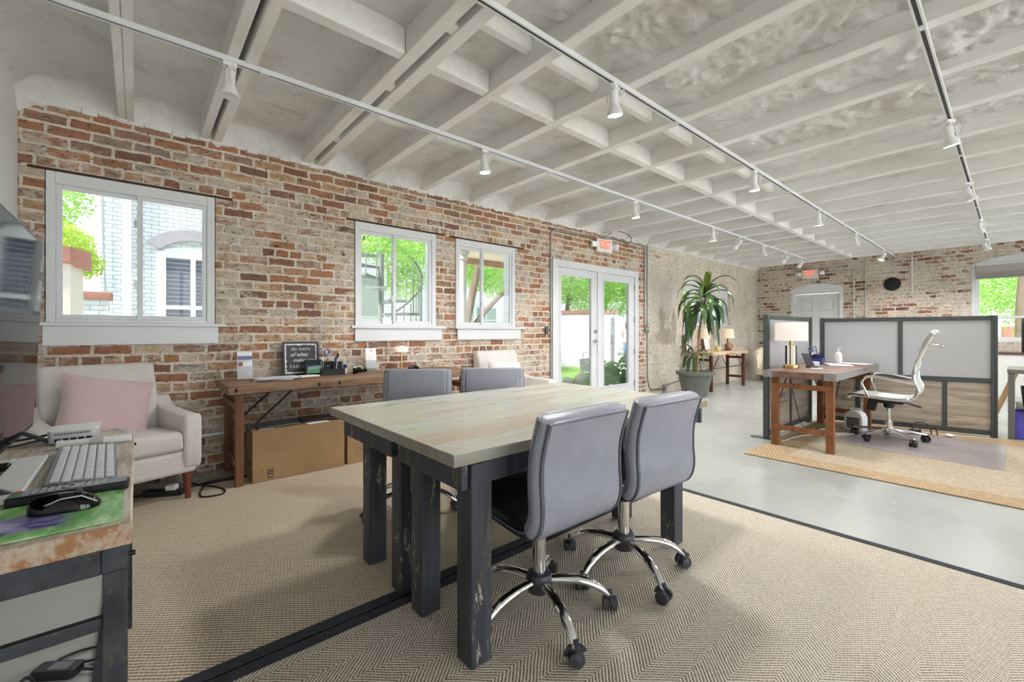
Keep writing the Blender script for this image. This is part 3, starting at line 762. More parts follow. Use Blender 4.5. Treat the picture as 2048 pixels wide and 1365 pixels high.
def worktable(label, x0, x1, y0, y1, h, leg=.055, frames=None, top=None, dark=None, plate=False, th=.064):
    w_ = thing('console_table', label, 'table', ((x0+x1)/2,(y0+y1)/2,0)); cx, cy = (x0+x1)/2, (y0+y1)/2
    X0, X1, Y0, Y1 = x0-cx, x1-cx, y0-cy, y1-cy
    tm, lm, lx = top or M['rustic_y'], dark or M['red_wood'], M['red_wood_x'] if dark is None else dark
    mb = MB(); mb.box(X0,X1,Y0,Y1,h-th,h)
    mb.build('tabletop', tm, w_, bevel=.006)
    for fy in (frames or (Y0+.05, Y1-.11)):
        for xx in (X0+.04, X1-.04-leg):
            mb = MB(); mb.box(xx,xx+leg,fy,fy+leg,.0117 if y0 < 3 else (.0105 if x0 > 1 else 0),h-th-.001); mb.build('leg', lm, w_, bevel=.004)
        for zz in (.17, h-th-.11):
            mb = MB(); mb.box(X0+.04+leg*.1,X1-.04-leg*.1,fy-.012,fy-.0005,zz,zz+.05); mb.build('cross_rail', lx, w_, bevel=.003)
        s = 1 if fy < 0 else -1
        for xx in (X0+.04+leg*.5, X1-.04-leg*.5):
            mb = MB(); mb.bar((xx,fy+leg/2+s*leg/2,.38),(xx,fy+leg/2+s*.36,h-th-.004),.006,.016); mb.build('brace', M['iron'], w_)
    if plate:
        for xx, yy in ((X1,Y0),(X0,Y0),(X1,Y1),(X0,Y1)):
            sx = 1 if xx > 0 else -1; sy = 1 if yy > 0 else -1
            mb = MB(); mb.box(xx-.09*sx if sx > 0 else xx-.003, xx+.003 if sx > 0 else xx+.09, yy-.003 if sy < 0 else yy-.0, yy+.0 if sy < 0 else yy+.003, h-th-.001, h+.0015)
            mb.build('corner_strap', M['zinc'], w_)
        mb = MB(); mb.box(X1,X1+.003,Y0,Y1,h-th,h+.001); mb.build('edge_strap', M['zinc'], w_)
    else:
        for yy in (Y0+.05, Y0+.62, Y0+.78, Y0+1.35):
            mb = MB(); mb.box(X1-.002,X1+.003,yy-.008,yy+.008,h-th*.72,h-th*.3); mb.cyl((X1+.002,yy,h-th*.5),(X1+.006,yy,h-th*.5),.006,n=10); mb.build('iron_clip', M['iron'], w_)
    return w_
worktable('rustic wooden worktable along the brick wall with boxes stored under it', .07,.665,.486,2.62,.75)
worktable('rustic worktable with table lamps beneath the arched windows, past the potted plant', .16,.62,8.15,9.80,.75, leg=.055, dark=wood('dark_red_leg',[(.3,srgb(66,34,24)),(.7,srgb(104,58,42))],'z'), top=rustic('pale_plank','y',(140,110,84),(214,190,160),(186,156,124)))

# left desk: thick plank on a dark angle-iron frame
t = NT('distressed_cream_plank'); v = t.obj()
g = t.noise(t.mapping(v,(3,26,20)), 1, 7, .7, .6); gf = t.noise(t.mapping(v,(5,80,60)), 1, 4, .65)
col = t.ramp(t.math('ADD', t.math('MULTIPLY', g, .7), t.math('MULTIPLY', gf, .3)), [(.3,srgb(104,82,62)),(.42,srgb(176,160,140)),(.56,srgb(220,212,198)),(.7,srgb(196,182,160))])
sep = t.n('SeparateXYZ', None, Vector=v)
edgef = t.step(sep.outputs[0], .53, .556)
col = t.mix(t.math('MULTIPLY', edgef, t.step(g, .38, .62)), col, srgb(160,114,70))
M['cream_plank'] = t.bsdf(col, .6, 0, gf, .4, .005)
t = NT('raw_dark_steel'); v = t.obj(); n1 = t.noise(v, 9, 5, .7); n2 = t.noise(v, 30, 4, .7)
col = t.ramp(n1, [(.3,srgb(46,47,52)),(.55,srgb(74,76,82)),(.75,srgb(100,98,96))])
col = t.mix(t.math('MULTIPLY', t.step(n2, .6, .72), .5), col, srgb(140,116,84))
M['raw_steel'] = t.bsdf(col, .42, .55, n2, .15, .002)
DX0, DX1, DY0, DY1 = 2.055, 3.165, -.592, -.008
dk = thing('side_desk', 'distressed plank desk with dark steel legs against the white wall', 'desk', ((DX0+DX1)/2,(DY0+DY1)/2,0))
ox, oy = (DX0+DX1)/2, (DY0+DY1)/2
mb = MB(); mb.box(DX0-ox,DX1-ox,DY0-oy,DY1-oy,.718,.76); mb.build('desktop', M['cream_plank'], dk, bevel=.004)
mb = MB()
for (a0,a1,b0,b1) in ((DX0+.01,DX1-.005,DY1-.045,DY1-.005),(DX0+.01,DX1-.005,DY0+.02,DY0+.06),(DX0+.01,DX0+.05,DY0+.06,DY1-.045),(DX1-.045,DX1-.005,DY0+.06,DY1-.045)):
    mb.box(a0-ox,a1-ox,b0-oy,b1-oy,.67,.7175)
mb.build('frame', M['raw_steel'], dk, bevel=.002)
for xx in (DX0+.012, DX1-.05):
    for yy in (DY0+.02, DY1-.043):
        mb = MB(); mb.box(xx-ox,xx+.042-ox,yy-oy,yy+.036-oy,0,.67); mb.build('leg', M['raw_steel'], dk, bevel=.002)
    mb = MB(); mb.box(xx+.012-ox,xx+.028-ox,DY0+.056-oy,DY1-.043-oy,.555,.58); mb.build('stretcher', M['raw_steel'], dk, bevel=.002)
for (xx, zz) in ((2.25,.738),(DX1-.03,.69),(DX1-.03,.25)):
    mb = MB(); mb.cyl((xx-ox,DY1-.006-oy,zz),(xx-ox,DY1+.005-oy,zz),.005,n=10); mb.build('bolt', M['iron'], dk)
# ------------------------------------------------------------------ track lighting
TRK = {'brick': (1.37,-.55,10.9), 'middle': (2.68,-.55,11.85), 'right': (4.0,-.55,11.6)}
tn = {'brick':'closest to the brick window wall','middle':'above the conference table','right':'above the cubicle desk chair'}
M['slot'] = plain('dark_track_slot', srgb(70,70,70), .5)
for k, (x, a, b) in TRK.items():
    r = thing('track_rail', 'long white lighting track on the ceiling joists, the one '+tn[k], 'track rail', (x,a,2.712))
    L = b-a
    mb = MB(); mb.prism([(-.018,0),(.018,0),(.018,-.03),(.009,-.03),(.009,-.006),(-.009,-.006),(-.009,-.03),(-.018,-.03)], 'y', 0, L); mb.build('rail', M['white_trim'], r, smooth=0)
    mb = MB(); mb.box(-.0088,.0088,.002,L-.002,-.024,-.0062); mb.build('slot', M['slot'], r)
    for q in [i*2.44+1.1 for i in range(int(L/2.44))]:
        mb = MB(); mb.box(-.0195,.0195,q,q+.05,-.032,-.001); mb.build('connector', M['white_trim'], r, bevel=.002)
M['lens'] = glow('lit_lens', (1,.97,.92,1), 9); M['lens_off'] = plain('unlit_lens', srgb(236,236,234), .15)
def track_head():
    h = thing('track_spotlight', '', 'spotlight', (0,0,2.682))
    mb = MB(); mb.box(-.016,.016,-.035,.035,-.022,.0); mb.cyl((0,0,-.02),(0,0,-.05),.012); mb.build('adapter', M['white_plastic'], h, bevel=.003)
    mb = MB()
    for s in (-1,1): mb.tube(fillet([(0,0,-.048),(s*.05,0,-.05),(s*.05,0,-.115)], .02, 4), .0045, 8)
    mb.build('yoke', M['white_plastic'], h)
    mb = MB(); mb.lathe([(.001,.075),(.026,.072),(.029,.06),(.029,.01),(.026,.0),(.03,-.012),(.046,-.055),(.050,-.062),(.050,-.072),(.045,-.073),(.043,-.068),(.001,-.066)], n=24)
    hs = mb.build('lamp_housing', M['white_plastic'], h, smooth=40, loc=(0,0,-.118))
    mb = MB(); mb.lathe([(.0005,-.0715),(.0425,-.0712),(.0425,-.0682),(.0005,-.068)], n=20); mb.build('lens', M['lens'], hs)
    mb = MB(); mb.tube(spline([(.02,0,.07),(.05,.01,.085),(.06,.02,.05),(.048,.012,.0),(.052,.0,-.03)]), .003, 6); mb.build('wire', M['white_plastic'], hs)
    return h
ordn = ['first','second','third','fourth','fifth','sixth','seventh','eighth']
proto = None
HEADS = {'brick': [(.40,0,1,0),(2.23,4,0,1),(4.47,6,-20,1),(6.49,8,10,1),(7.39,58,70,0),(8.50,14,-30,1),(9.62,55,60,0),(10.55,60,50,0)],
         'middle': [(2.25,10,15,1),(4.47,5,0,1),(6.56,8,20,1),(8.53,12,-20,1),(10.68,28,120,1)],
         'right': [(4.47,14,-35,1),(6.49,22,-60,1),(8.73,16,-20,1),(10.66,24,-40,1)]}
heads = []
for k, hs in HEADS.items():
    for i, (y, tilt, rz, lit) in enumerate(hs):
        lab = '%s white spotlight, %s along the track %s' % ('tilted' if tilt > 25 else ('lit' if lit else 'unlit'), ordn[i], {'brick':'nearest the brick window wall','middle':'over the conference table','right':'over the cubicle desk chair'}[k])
        if proto is None: proto = track_head(); h = proto; first_lens = [cc for c in proto.children for cc in c.children if cc.name.startswith('lens')][0].data
        else: h = copy_tree(proto)
        h.location = (TRK[k][0], y, 2.682); h.rotation_euler = (0,0,R(rz)); h['label'] = lab; h['group'] = 'track spotlights on the ceiling'
        for c in h.children:
            if c.name.startswith('lamp_housing'):
                c.rotation_euler = (R(tilt),0,0)
                for cc in c.children:
                    if cc.name.startswith('lens'):
                        cc.data = first_lens
                        if not lit: cc.data = cc.data.copy(); cc.data.materials[0] = M['lens_off']
        heads.append((h, lit))

# ------------------------------------------------------------------ conduits and wall boxes
cd = M['steel']
def conduit(pts, label, r=.011, n=8, mat=None):
    mb = MB(); mb.tube(fillet(pts, .09, 6), r, n); return tag(mb.build('mounted_conduit', mat or cd, smooth=60), label, 'pipe')
M['painted_steel'] = plain('grey_painted_conduit', srgb(196,196,188), .5, .1)
conduit([(.016,4.435,.01),(.016,4.435,2.585),(.016,5.42,2.635)], 'thin metal conduit rising beside the french door and over to the exit sign')
conduit([(.018,5.66,2.665),(.018,6.82,2.655),(.018,6.82,1.25)], 'metal conduit from the exit sign over the french door down to the outlet box')
conduit([(.016,6.91,2.70),(.016,6.91,.30),(.016,6.99,.09),(.016,7.44,.09)], 'tall metal conduit right of the french door bending along the floor to an outlet')
conduit([(.016,7.54,.13),(.016,9.2,.32),(.016,11.5,.36)], 'thin cable conduit low on the plastered wall behind the worktable with lamps')
conduit([(.03,11.93,.0),(.03,11.93,2.66)], 'vertical conduit in the far corner of the brick walls', mat=M['painted_steel'])
conduit([(2.19,YF-.014,.0),(2.19,YF-.014,2.71)], 'straight vertical conduit on the far wall left of the round vent', mat=M['painted_steel'])
conduit([(1.36,YF-.016,2.50),(1.98,YF-.016,2.50),(1.98,YF-.016,.0)], 'bent conduit from the far exit sign down the far wall', mat=M['painted_steel'])
conduit([(2.75,7.42,2.835),(3.2,7.4,2.80),(3.35,7.20,2.80),(8.5,7.20,2.80)], 'thin bent conduit running along a joist above the cubicle', r=.010)
conduit([(.03,.34,.30),(.03,.52,.30),(.03,2.9,.31)], 'horizontal white pipe low on the brick wall behind the boxes', r=.013, mat=M['white_plastic'])
conduit([(2.935,YF-.006,1.88),(2.935,YF-.006,2.705)], 'thin white strip on the far wall right of the round vent', r=.010, mat=M['white_plastic'])
mb = MB(); mb.tube(spline([(.10,5.62,2.66),(.16,5.75,2.74),(.22,5.98,2.72),(.24,6.08,2.64),(.14,6.12,2.60),(.03,6.10,2.645)], 8), .006, 6)
tag(mb.build('mounted_cable', M['dark_plastic'], smooth=70), 'dark looped cable beside the exit sign over the french door', 'cable')
mb = MB(); mb.cbox((0,0,.045),(.006,.10,.09),(0,R(-10),0)); tag(mb.build('small_card', M['paper'], loc=(.0,1.985,1.2005), bevel=.001), 'small white card standing on the sill of the second window', 'card')
def wbox(label, c, d, mat, sw=True):
    b = thing('outlet_box', label, 'outlet', c)
    mb = MB(); mb.box(0,d[0],-d[1]/2,d[1]/2,-d[2]/2,d[2]/2); mb.build('box', mat, b, bevel=.005)
    if sw:
        mb = MB(); mb.box(d[0]-.001,d[0]+.003,-d[1]*.38,d[1]*.38,-d[2]*.4,d[2]*.4); p = mb.build('cover_plate', M['steel'], b, bevel=.002)
        mb = MB(); mb.cbox((d[0]+.004,0,d[2]*.15),(.006,d[1]*.3,d[2]*.22)); mb.build('socket', M['white_plastic'], p)
    return b
wbox('grey metal outlet box on the conduit right of the french door', (0.004,6.87,1.175), (.045,.1,.11), M['steel'])
wbox('metal outlet box near the floor behind the potted plant', (0.004,7.49,.10), (.045,.09,.11), M['steel'])
wbox('small dark green switch box left of the french door', (0.004,4.345,1.16), (.03,.05,.11), plain('dark_green_box', srgb(78,92,86), .5), False)
wbox('small outlet box on the wall under the lamp worktable', (0.004,9.25,.30), (.04,.08,.11), M['steel'])
wbox('white thermostat on the plastered wall by the arched window', (0.004,10.48,1.31), (.03,.075,.10), M['white_plastic'])

# ------------------------------------------------------------------ exit signs
M['exit_red'] = glow('exit_letters', (1,.17,.10,1), .8)
M['exit_face'] = plain('exit_face', srgb(244,226,220), .4)
def exit_sign(label, loc, rz):
    e = thing('exit_sign', label, 'exit sign', loc, rz)     # faces -y in local space
    mb = MB(); mb.box(-.165,.165,-.045,0,-.11,.10); mb.build('housing', M['white_plastic'], e, bevel=.012, seg=3)
    mb = MB(); mb.box(-.135,.135,-.048,-.044,-.07,.085); mb.build('face_plate', M['exit_face'], e)
    mb = MB(); mb.mesh(text_mesh('EXIT', .175, .001, space=1.02, off=.004))
    mb.build('letters', M['exit_red'], e, smooth=0, loc=(0,-.0495,-.05), rot=(PI/2,0,0)).scale = (.62,1,1)
    for s in (-1,1):
        mb = MB(); mb.cyl((s*.155,-.025,.0),(s*.19,-.03,-.0),.011); mb.cbox((s*.235,-.04,.0),(.095,.075,.085),(R(12),0,R(s*24))); lh = mb.build('emergency_lamp', M['white_plastic'], e, bevel=.012, seg=3)
        mb = MB(); mb.cbox((s*.235+s*.016,-.078,-.008),(.072,.004,.062),(R(12),0,R(s*24))); mb.build('lamp_lens', M['lens_off'], lh, bevel=.002)
    mb = MB(); mb.box(-.05,.05,-.05,.0,.10,.13); mb.build('bracket', M['steel'], e, bevel=.003)
    return e
exit_sign('white exit sign with red letters and two lamp heads above the french door', (.055,5.58,2.50), R(90-8))
exit_sign('white exit sign with red letters above the arched door on the far wall', (1.17,YF-.02,2.50), 0)
# round vent cover on the far wall with a stained plaster chase
mb = MB(); mb.lathe([(.001,0),(.135,0),(.14,.02),(.12,.035),(.001,.04)], m=Matrix.Rotation(PI/2,4,'X'), c=(2.63,YF,2.14), n=32)
tag(mb.build('vent_cover', plain('matt_black_metal', srgb(22,23,28), .7)), 'round black vent cover high on the far brick wall', 'vent')

# ------------------------------------------------------------------ potted plant
PX, PY = .62, 7.46
pp = thing('potted_plant', 'tall dracaena with drooping strap leaves in a grey pot past the french door', 'plant', (PX,PY,0))
mb = MB(); mb.lathe([(.001,.0),(.19,.0),(.20,.02),(.275,.37),(.315,.385),(.325,.44),(.305,.445),(.29,.41),(.27,.395),(.001,.39)], n=40)
mb.build('pot', plain('grey_green_pot', srgb(110,112,106), .75, var=.12, scale=8, bump=.2), pp, smooth=40)
mb = MB(); mb.lathe([(.001,.402),(.15,.405),(.272,.398)], n=24, cap=False); mb.build('soil', plain('dark_soil', srgb(58,44,34), .95, var=.3, scale=40, bump=.6), pp)
M['bark'] = plain('dracaena_bark', srgb(150,122,92), .85, var=.2, scale=26, bump=.4)
stem = spline([(.03,0,.39),(.05,0,.7),(.07,.0,1.1),(.13,.0,1.5),(.21,.0,1.80)], 6)
mb = MB(); mb.tube(stem, [.024-.010*i/len(stem) for i in range(len(stem))], 10); mb.build('stem', M['bark'], pp)
t = NT('dracaena_leaf'); v = t.obj(); a_ = t.n('Attribute', {'attribute_name':'tint'}).outputs['Fac']
cc = t.mix(a_, srgb(36,74,40), srgb(158,184,70))
cc = t.mix(1.0, cc, t.ramp(t.noise(v, 20, 3), [(.3,(.85,.85,.85)),(.7,(1.12,1.12,1.1))]), 'MULTIPLY')
M['dracaena'] = t.bsdf(cc, .32)
def strap_leaf(mb, base, az, el, L, W, droop, tint, tl):
    p = Vector(base); n = 11; a = el; rows = []; twist = random.uniform(-.3,.3)
    for i in range(n+1):
        f = i/n
        d = Vector((math.cos(az)*math.cos(a), math.sin(az)*math.cos(a), math.sin(a)))
        s = Vector((-math.sin(az), math.cos(az), 0)); s = (s + d.cross(s)*twist*f*1.5).normalized()
        up = s.cross(d).normalized()
        wd = W*min(1, .45+f*2.4)*(1-f**4)+.002
        wv = .12*math.sin(f*14+tl)
        rows.append([mb.bm.verts.new(p - s*wd/2 + up*wd*(.14+wv*.4)), mb.bm.verts.new(p - up*wd*.03), mb.bm.verts.new(p + s*wd/2 + up*wd*(.14-wv*.4))])
        p = p + d*(L/n); a -= droop*(.35+1.3*f)/n*1.3
        if a < -1.52: a = -1.52
    for i in range(n):
        for j in range(2):
            f = mb.bm.faces.new((rows[i][j],rows[i][j+1],rows[i+1][j+1],rows[i+1][j])); f.material_index = 0
            for q in f.verts: q[LAY[0]] = tint
LAY = [None]
def crown(mb, top, n, Ls, W, seed, lo=0.0, spread=.5):
    rnd = random.Random(seed)
    for i in range(n):
        f = i/n
        z = top[2] - spread*(1-f)*.62 + .02
        x = top[0] - .09*(1-f)*(spread/.5); az = i*2.399+rnd.uniform(-.3,.3)
        el = -.25+1.55*f**1.8+rnd.uniform(-.12,.12); L = (Ls*(.75+.4*rnd.random()))*(1-.3*f**4)
        strap_leaf(mb, (x,top[1],z), az, el, L, W*rnd.uniform(.8,1.1), 3.4-1.5*f**2+rnd.uniform(-.2,.3), max(0,(f-.72)*2.6)*rnd.uniform(.5,1)+rnd.uniform(0,.16), rnd.uniform(0,6))
def build_leaves(fn, name):
    mb = MB(); LAY[0] = mb.bm.verts.layers.float.new('tint'); fn(mb)
    return mb.build(name, M['dracaena'], pp, smooth=60)
build_leaves(lambda mb: crown(mb, (.20,.0,1.90), 32, .78, .105, 5, spread=.66), 'leaf_crown')
mb = MB(); mb.tube(spline([(-.03,.02,.39),(-.05,.02,.55),(-.045,.02,.68)]), .013, 8); mb.build('side_stem', M['bark'], pp)
build_leaves(lambda mb: crown(mb, (-.04,.02,.80), 18, .40, .058, 9, spread=.22), 'side_shoot')

# ------------------------------------------------------------------ things on the lamp worktable far left
M['linen_lit'] = NT('lit_linen_shade')
def shade_mat(name, c, s, low):
    t = NT(name); wv = t.n('TexWave', {'wave_type':'BANDS','bands_direction':'Z'}, Vector=t.obj(), Scale=90, Distortion=2)
    c1 = t.mix(t.math('MULTIPLY', wv.outputs[0], .12), c, tuple(q*.8 for q in c[:3])+(1,))
    p = t.n('BsdfPrincipled', None, Base_Color=t.mix(1.0, c1, (.70,.70,.70,1), 'MULTIPLY'), Roughness=.9, Emission_Color=c, Emission_Strength=s)
    t.t.links.new(p.outputs[0], t.out.inputs[0]); return t.m
M['shade_warm'] = shade_mat('warm_lit_shade', (1,.84,.62,1), .10, 0)
M['shade_cool'] = shade_mat('soft_white_shade', (1,.90,.84,1), .04, 0)
def table_lamp(label, loc):
    l = thing('table_lamp', label, 'lamp', loc)
    mb = MB(); mb.lathe([(.001,0),(.075,0),(.078,.01),(.05,.03),(.016,.05),(.013,.07),(.013,.27),(.001,.28)], n=24); mb.build('base', plain('dark_bronze', srgb(84,58,44), .45, .3), l)
    mb = MB(); mb.lathe([(.135,.25),(.115,.45),(.112,.45),(.132,.25)], n=32, cap=False); mb.loft([]) if 0 else None
    mb.build('lamp_shade', M['shade_warm'], l)
    mb = MB(); mb.ball((0,0,.35), .03, 8); mb.build('bulb', glow('warm_bulb', (1,.78,.5,1), 6), l)
    return l
table_lamp('lit cream-shaded table lamp on the right end of the worktable by the far corner', (.30,9.55,.75))
table_lamp('lit cream-shaded table lamp mostly behind the tall potted plant', (.30,8.42,.75))
mb = MB(); mb.lathe([(.001,-.055),(.075,-.05),(.085,.0),(.075,.05),(.03,.056),(.001,.045)], m=Matrix.Rotation(R(70),4,'Y') @ Matrix.Rotation(R(20),4,'X'), c=(.42,9.32,.838), n=24)
tag(mb.build('wooden_bowl', wood('turned_wood', [(.3,srgb(108,78,54)),(.7,srgb(170,132,98))], 'x')), 'round turned wooden bowl standing on edge beside the right table lamp', 'bowl')
mb = MB(); mb.lathe([(.001,0),(.06,.002),(.075,.05),(.06,.12),(.04,.19),(.035,.25),(.04,.27)], n=24, cap=False)
tag(mb.build('glass_vase', M['clear'], loc=(.3,9.12,.751)), 'clear glass vase on the worktable between the two lit lamps', 'vase')
mb = MB(); mb.lathe([(.001,0),(.045,.0),(.055,.03),(.05,.10),(.044,.11),(.044,.04),(.001,.02)], n=20)
tag(mb.build('candle_holder', plain('yellow_glass', srgb(214,200,132), .25), loc=(.36,8.94,.751)), 'yellow glass candle holder on the worktable beneath the arched windows', 'candle holder')
def driftwood():
    mb = MB(); mb.tube(spline([(0,-.07,.02),(0,-.02,.03),(.01,.03,.045),(0,.07,.075)]), [.01]*24+[.006], 8); return mb
tag(driftwood().build('driftwood', plain('driftwood_brown', srgb(92,66,44), .8, var=.2), loc=(.46,9.04,.752)), 'small curved piece of driftwood beside the yellow candle holder', 'ornament')
def framed(label, y0, y1, z0, z1):  # pale boards added in place of the lit aprons under the arched windows
    b = thing('apron_stand_in', label, 'window apron', (.10,(y0+y1)/2,z0)); h = z1-z0; w_ = (y1-y0)/2
    mb = MB(); mb.box(-.012,.0,-w_,w_,0,h); mb.build('backing', M['paper'], b)
    mb = MB(); s = .014
    for q in ((-w_,-w_+s,0,h),(w_-s,w_,0,h),(-w_+s,w_-s,0,s),(-w_+s,w_-s,h-s,h)): mb.box(-.012,.01,q[0],q[1],q[2],q[3])
    mb.build('frame', plain('pale_apron_edge', srgb(196,170,136), .6), b)
    b.rotation_euler = (0, R(-9), 0); return b
for (lab, y0, y1) in (('pale stand-in for the lit apron of the arched window left of the plant', 8.16,8.42),('pale stand-in for the lit apron of the second arched window', 8.93,9.21)):
    f = framed(lab, y0, y1, .952, 1.19); f.location.z = .751; f.scale = (1,1,1.45)

# far cream tub chair behind the side partition
tc_ = thing('tub_chair', 'cream rounded tub chair in the far corner behind the partition', 'armchair', (.68,11.12,0), R(-62))
mb = MB(); 
loops = []
for i in range(25):
    a = R(-115+230*i/24); r0, r1 = .40, .29
    zt = .60 + .16*max(0, math.cos(a*.8))**1.5 + .02
    c, s_ = -math.cos(a), math.sin(a)
    loops.append([(r0*.94*c,r0*.94*s_,.16),(r0*1.05*c,r0*1.05*s_,zt-.06),((r0*1.03)*c,(r0*1.03)*s_,zt-.01),((r0+r1)/2*c,(r0+r1)/2*s_,zt+.025),(r1*c,r1*s_,zt-.02),(r1*1.03*c,r1*1.03*s_,zt-.07),(r1*c,r1*s_,.3),(r1*c,r1*s_,.16)])
mb.loft(loops); mb.build('shell_back', plain('ivory_fabric', srgb(236,224,202), .85, var=.03), tc_, smooth=70)
mb = MB(); mb.lathe([(.001,.3),(.26,.3),(.285,.33),(.285,.42),(.26,.455),(.001,.465)], c=(.06,0,0), n=32); mb.build('seat_cushion', plain('ivory_seat', srgb(238,228,208), .85, var=.03), tc_)
mb = MB(); mb.lathe([(.001,.15),(.37,.15),(.37,.30),(.001,.30)], n=32, c=(.02,0,0)); mb.build('base', plain('ivory_base', srgb(232,220,198), .85), tc_)
for a in (45,135,225,315):
    mb = MB(); mb.cyl((.29*math.cos(R(a)),.29*math.sin(R(a)),.152),(.31*math.cos(R(a)),.31*math.sin(R(a)),0),.022,.014); mb.build('leg', plain('dark_leg', srgb(52,34,26), .4), tc_)

# ------------------------------------------------------------------ cubicle: rug, mat, partitions
t = NT('jute'); v = t.obj(); sep = t.n('SeparateXYZ', None, Vector=v)
x, y = sep.outputs[0], sep.outputs[1]
def braid(p, q):
    c_ = t.math('SINE', t.math('MULTIPLY', p, 2*PI/.022)); d_ = t.math('SINE', t.math('ADD', t.math('MULTIPLY', q, 2*PI/.03), t.math('MULTIPLY', t.math('FLOOR', t.math('MULTIPLY', p, 1/.022)), 2.2)))
    return t.math('ADD', t.math('MULTIPLY', c_, .3), t.math('MULTIPLY', d_, .3))
inner = t.math('MULTIPLY', t.math('GREATER_THAN', x, 2.95), t.math('MULTIPLY', t.math('GREATER_THAN', y, 4.52), t.math('LESS_THAN', y, 6.5)))
h = t.math('ADD', t.math('ADD', t.math('MULTIPLY', braid(y, x), inner), t.math('MULTIPLY', braid(y, x), t.math('SUBTRACT', 1.0, inner))), t.math('MULTIPLY', t.math('SUBTRACT', t.noise(v, 45, 4, .7), .5), 1.3))
ca = t.ramp(h, [(-.0,srgb(150,126,96)),(.3,srgb(196,172,136)),(.7,srgb(218,198,164))])
cb = t.ramp(h, [(0,srgb(156,140,116)),(.3,srgb(202,192,170)),(.7,srgb(220,212,194))])
M['jute'] = t.bsdf(t.mix(inner, ca, cb), .95, 0, h, .5, .005)
mb = MB(); mb.box(2.66,6.2,4.285,6.95,.0005,.010)
tag(mb.build('jute_rug', M['jute'], bevel=.003), 'golden braided jute rug with paler centre under the cubicle desk', 'rug')
t = NT('smoky_vinyl'); 
M['vinyl'] = t.bsdf(t.ramp(t.noise(t.obj(), 2.5, 4), [(.3,srgb(150,140,142)),(.7,srgb(166,157,158))]), .32)
mb = MB(); pl_ = [(3.05,5.33),(4.22,5.33),(4.22,6.56),(3.05,6.56)]; mb.prism([(3.13,5.42),(4.23,5.31)] + [(4.255,5.34),(4.255,6.52),(3.13,6.52)], 'z', .0105, .0135)
tag(mb.build('chair_mat', M['vinyl'], bevel=.001), 'smoky grey translucent chair mat under the white desk chair', 'mat')
M['alu'] = plain('dark_grey_aluminium', srgb(82,88,88), .38, .55, var=.05)
t = NT('frosted_panel'); v = t.obj(); nz = t.noise(t.mapping(v,(2,2,26)), 1, 4, .6)
p = t.n('BsdfPrincipled', None, Base_Color=srgb(186,186,188), Roughness=.24); b = t.n('Bump', None, Height=nz, Strength=.12, Distance=.004); t.t.links.new(b.outputs[0], p.inputs['Normal'])
tr = t.n('BsdfTranslucent', None, Color=(.82,.83,.83,1)); mx = t.n('MixShader', None, _0=.3); t.t.links.new(p.outputs[0], mx.inputs[1]); t.t.links.new(tr.outputs[0], mx.inputs[2]); t.t.links.new(mx.outputs[0], t.out.inputs[0])
M['frost'] = t.m
t = NT('driftwood_laminate'); v = t.obj(); g = t.noise(t.mapping(v,(1.4,3,15)), 1, 6, .65, .9)
M['laminate'] = t.bsdf(t.ramp(g, [(.3,srgb(112,98,84)),(.45,srgb(160,146,130)),(.6,srgb(186,174,158)),(.75,srgb(140,126,110))]), .35)
def partition(label, a, b, H, mid, um, lm, feet=()):
    a = Vector((*a,0)); b = Vector((*b,0)); L = (b-a).length; rz = math.atan2(b.y-a.y, b.x-a.x)
    p = thing('office_partition', label, 'partition', a, rz); z0 = .012
    for q in (0, L-.05):
        mb = MB(); mb.prism([(q,-.025),(q+.018,-.025),(q+.018,-.019),(q+.032,-.019),(q+.032,-.025),(q+.05,-.025),(q+.05,.025),(q,.025)], 'z', z0, H); mb.build('post', M['alu'], p, bevel=.002)
    for (za, zb) in ((z0+.02,z0+.075),(mid-.025,mid+.025),(H-.05,H-.004)):
        mb = MB(); mb.box(.05,L-.05,-.018,.018,za,zb); mb.build('rail', M['alu'], p, bevel=.002)
    us = [.05]+[L*u for u in um]+[L-.05]; ls = [.05]+[L*u for u in lm]+[L-.05]
    for arr, za, zb, mat, nm in ((us,mid+.025,H-.05,M['frost'],'frosted_panel'),(ls,z0+.075,mid-.025,M['laminate'],'wood_panel')):
        for i in range(len(arr)-1):
            mb = MB(); mb.box(arr[i]+(.02 if i else 0),arr[i+1]-(.02 if i < len(arr)-2 else 0),-.005,.005,za,zb); mb.build(nm, mat, p)
        for q in arr[1:-1]:
            mb = MB(); mb.box(q-.02,q+.02,-.016,.016,za,zb); mb.build('mullion', M['alu'], p, bevel=.002)
    for q in feet:
        mb = MB(); mb.box(q-.05,q+.05,-.15,.15,.0,.008); mb.box(q-.03,q+.03,-.03,.03,.008,z0); mb.build('foot_plate', M['alu'], p, bevel=.002)
    return p
partition('wide grey-framed partition with frosted upper panes behind the white desk chair', (2.68,6.615), (4.19,6.90), 1.315, .615, (.5,), (.25,.74), ())
partition('narrow grey-framed partition with frosted pane at the left side of the cubicle desk', (2.583,5.04), (2.60,6.50), 1.325, .72, (), (.5,), (.05,1.4))

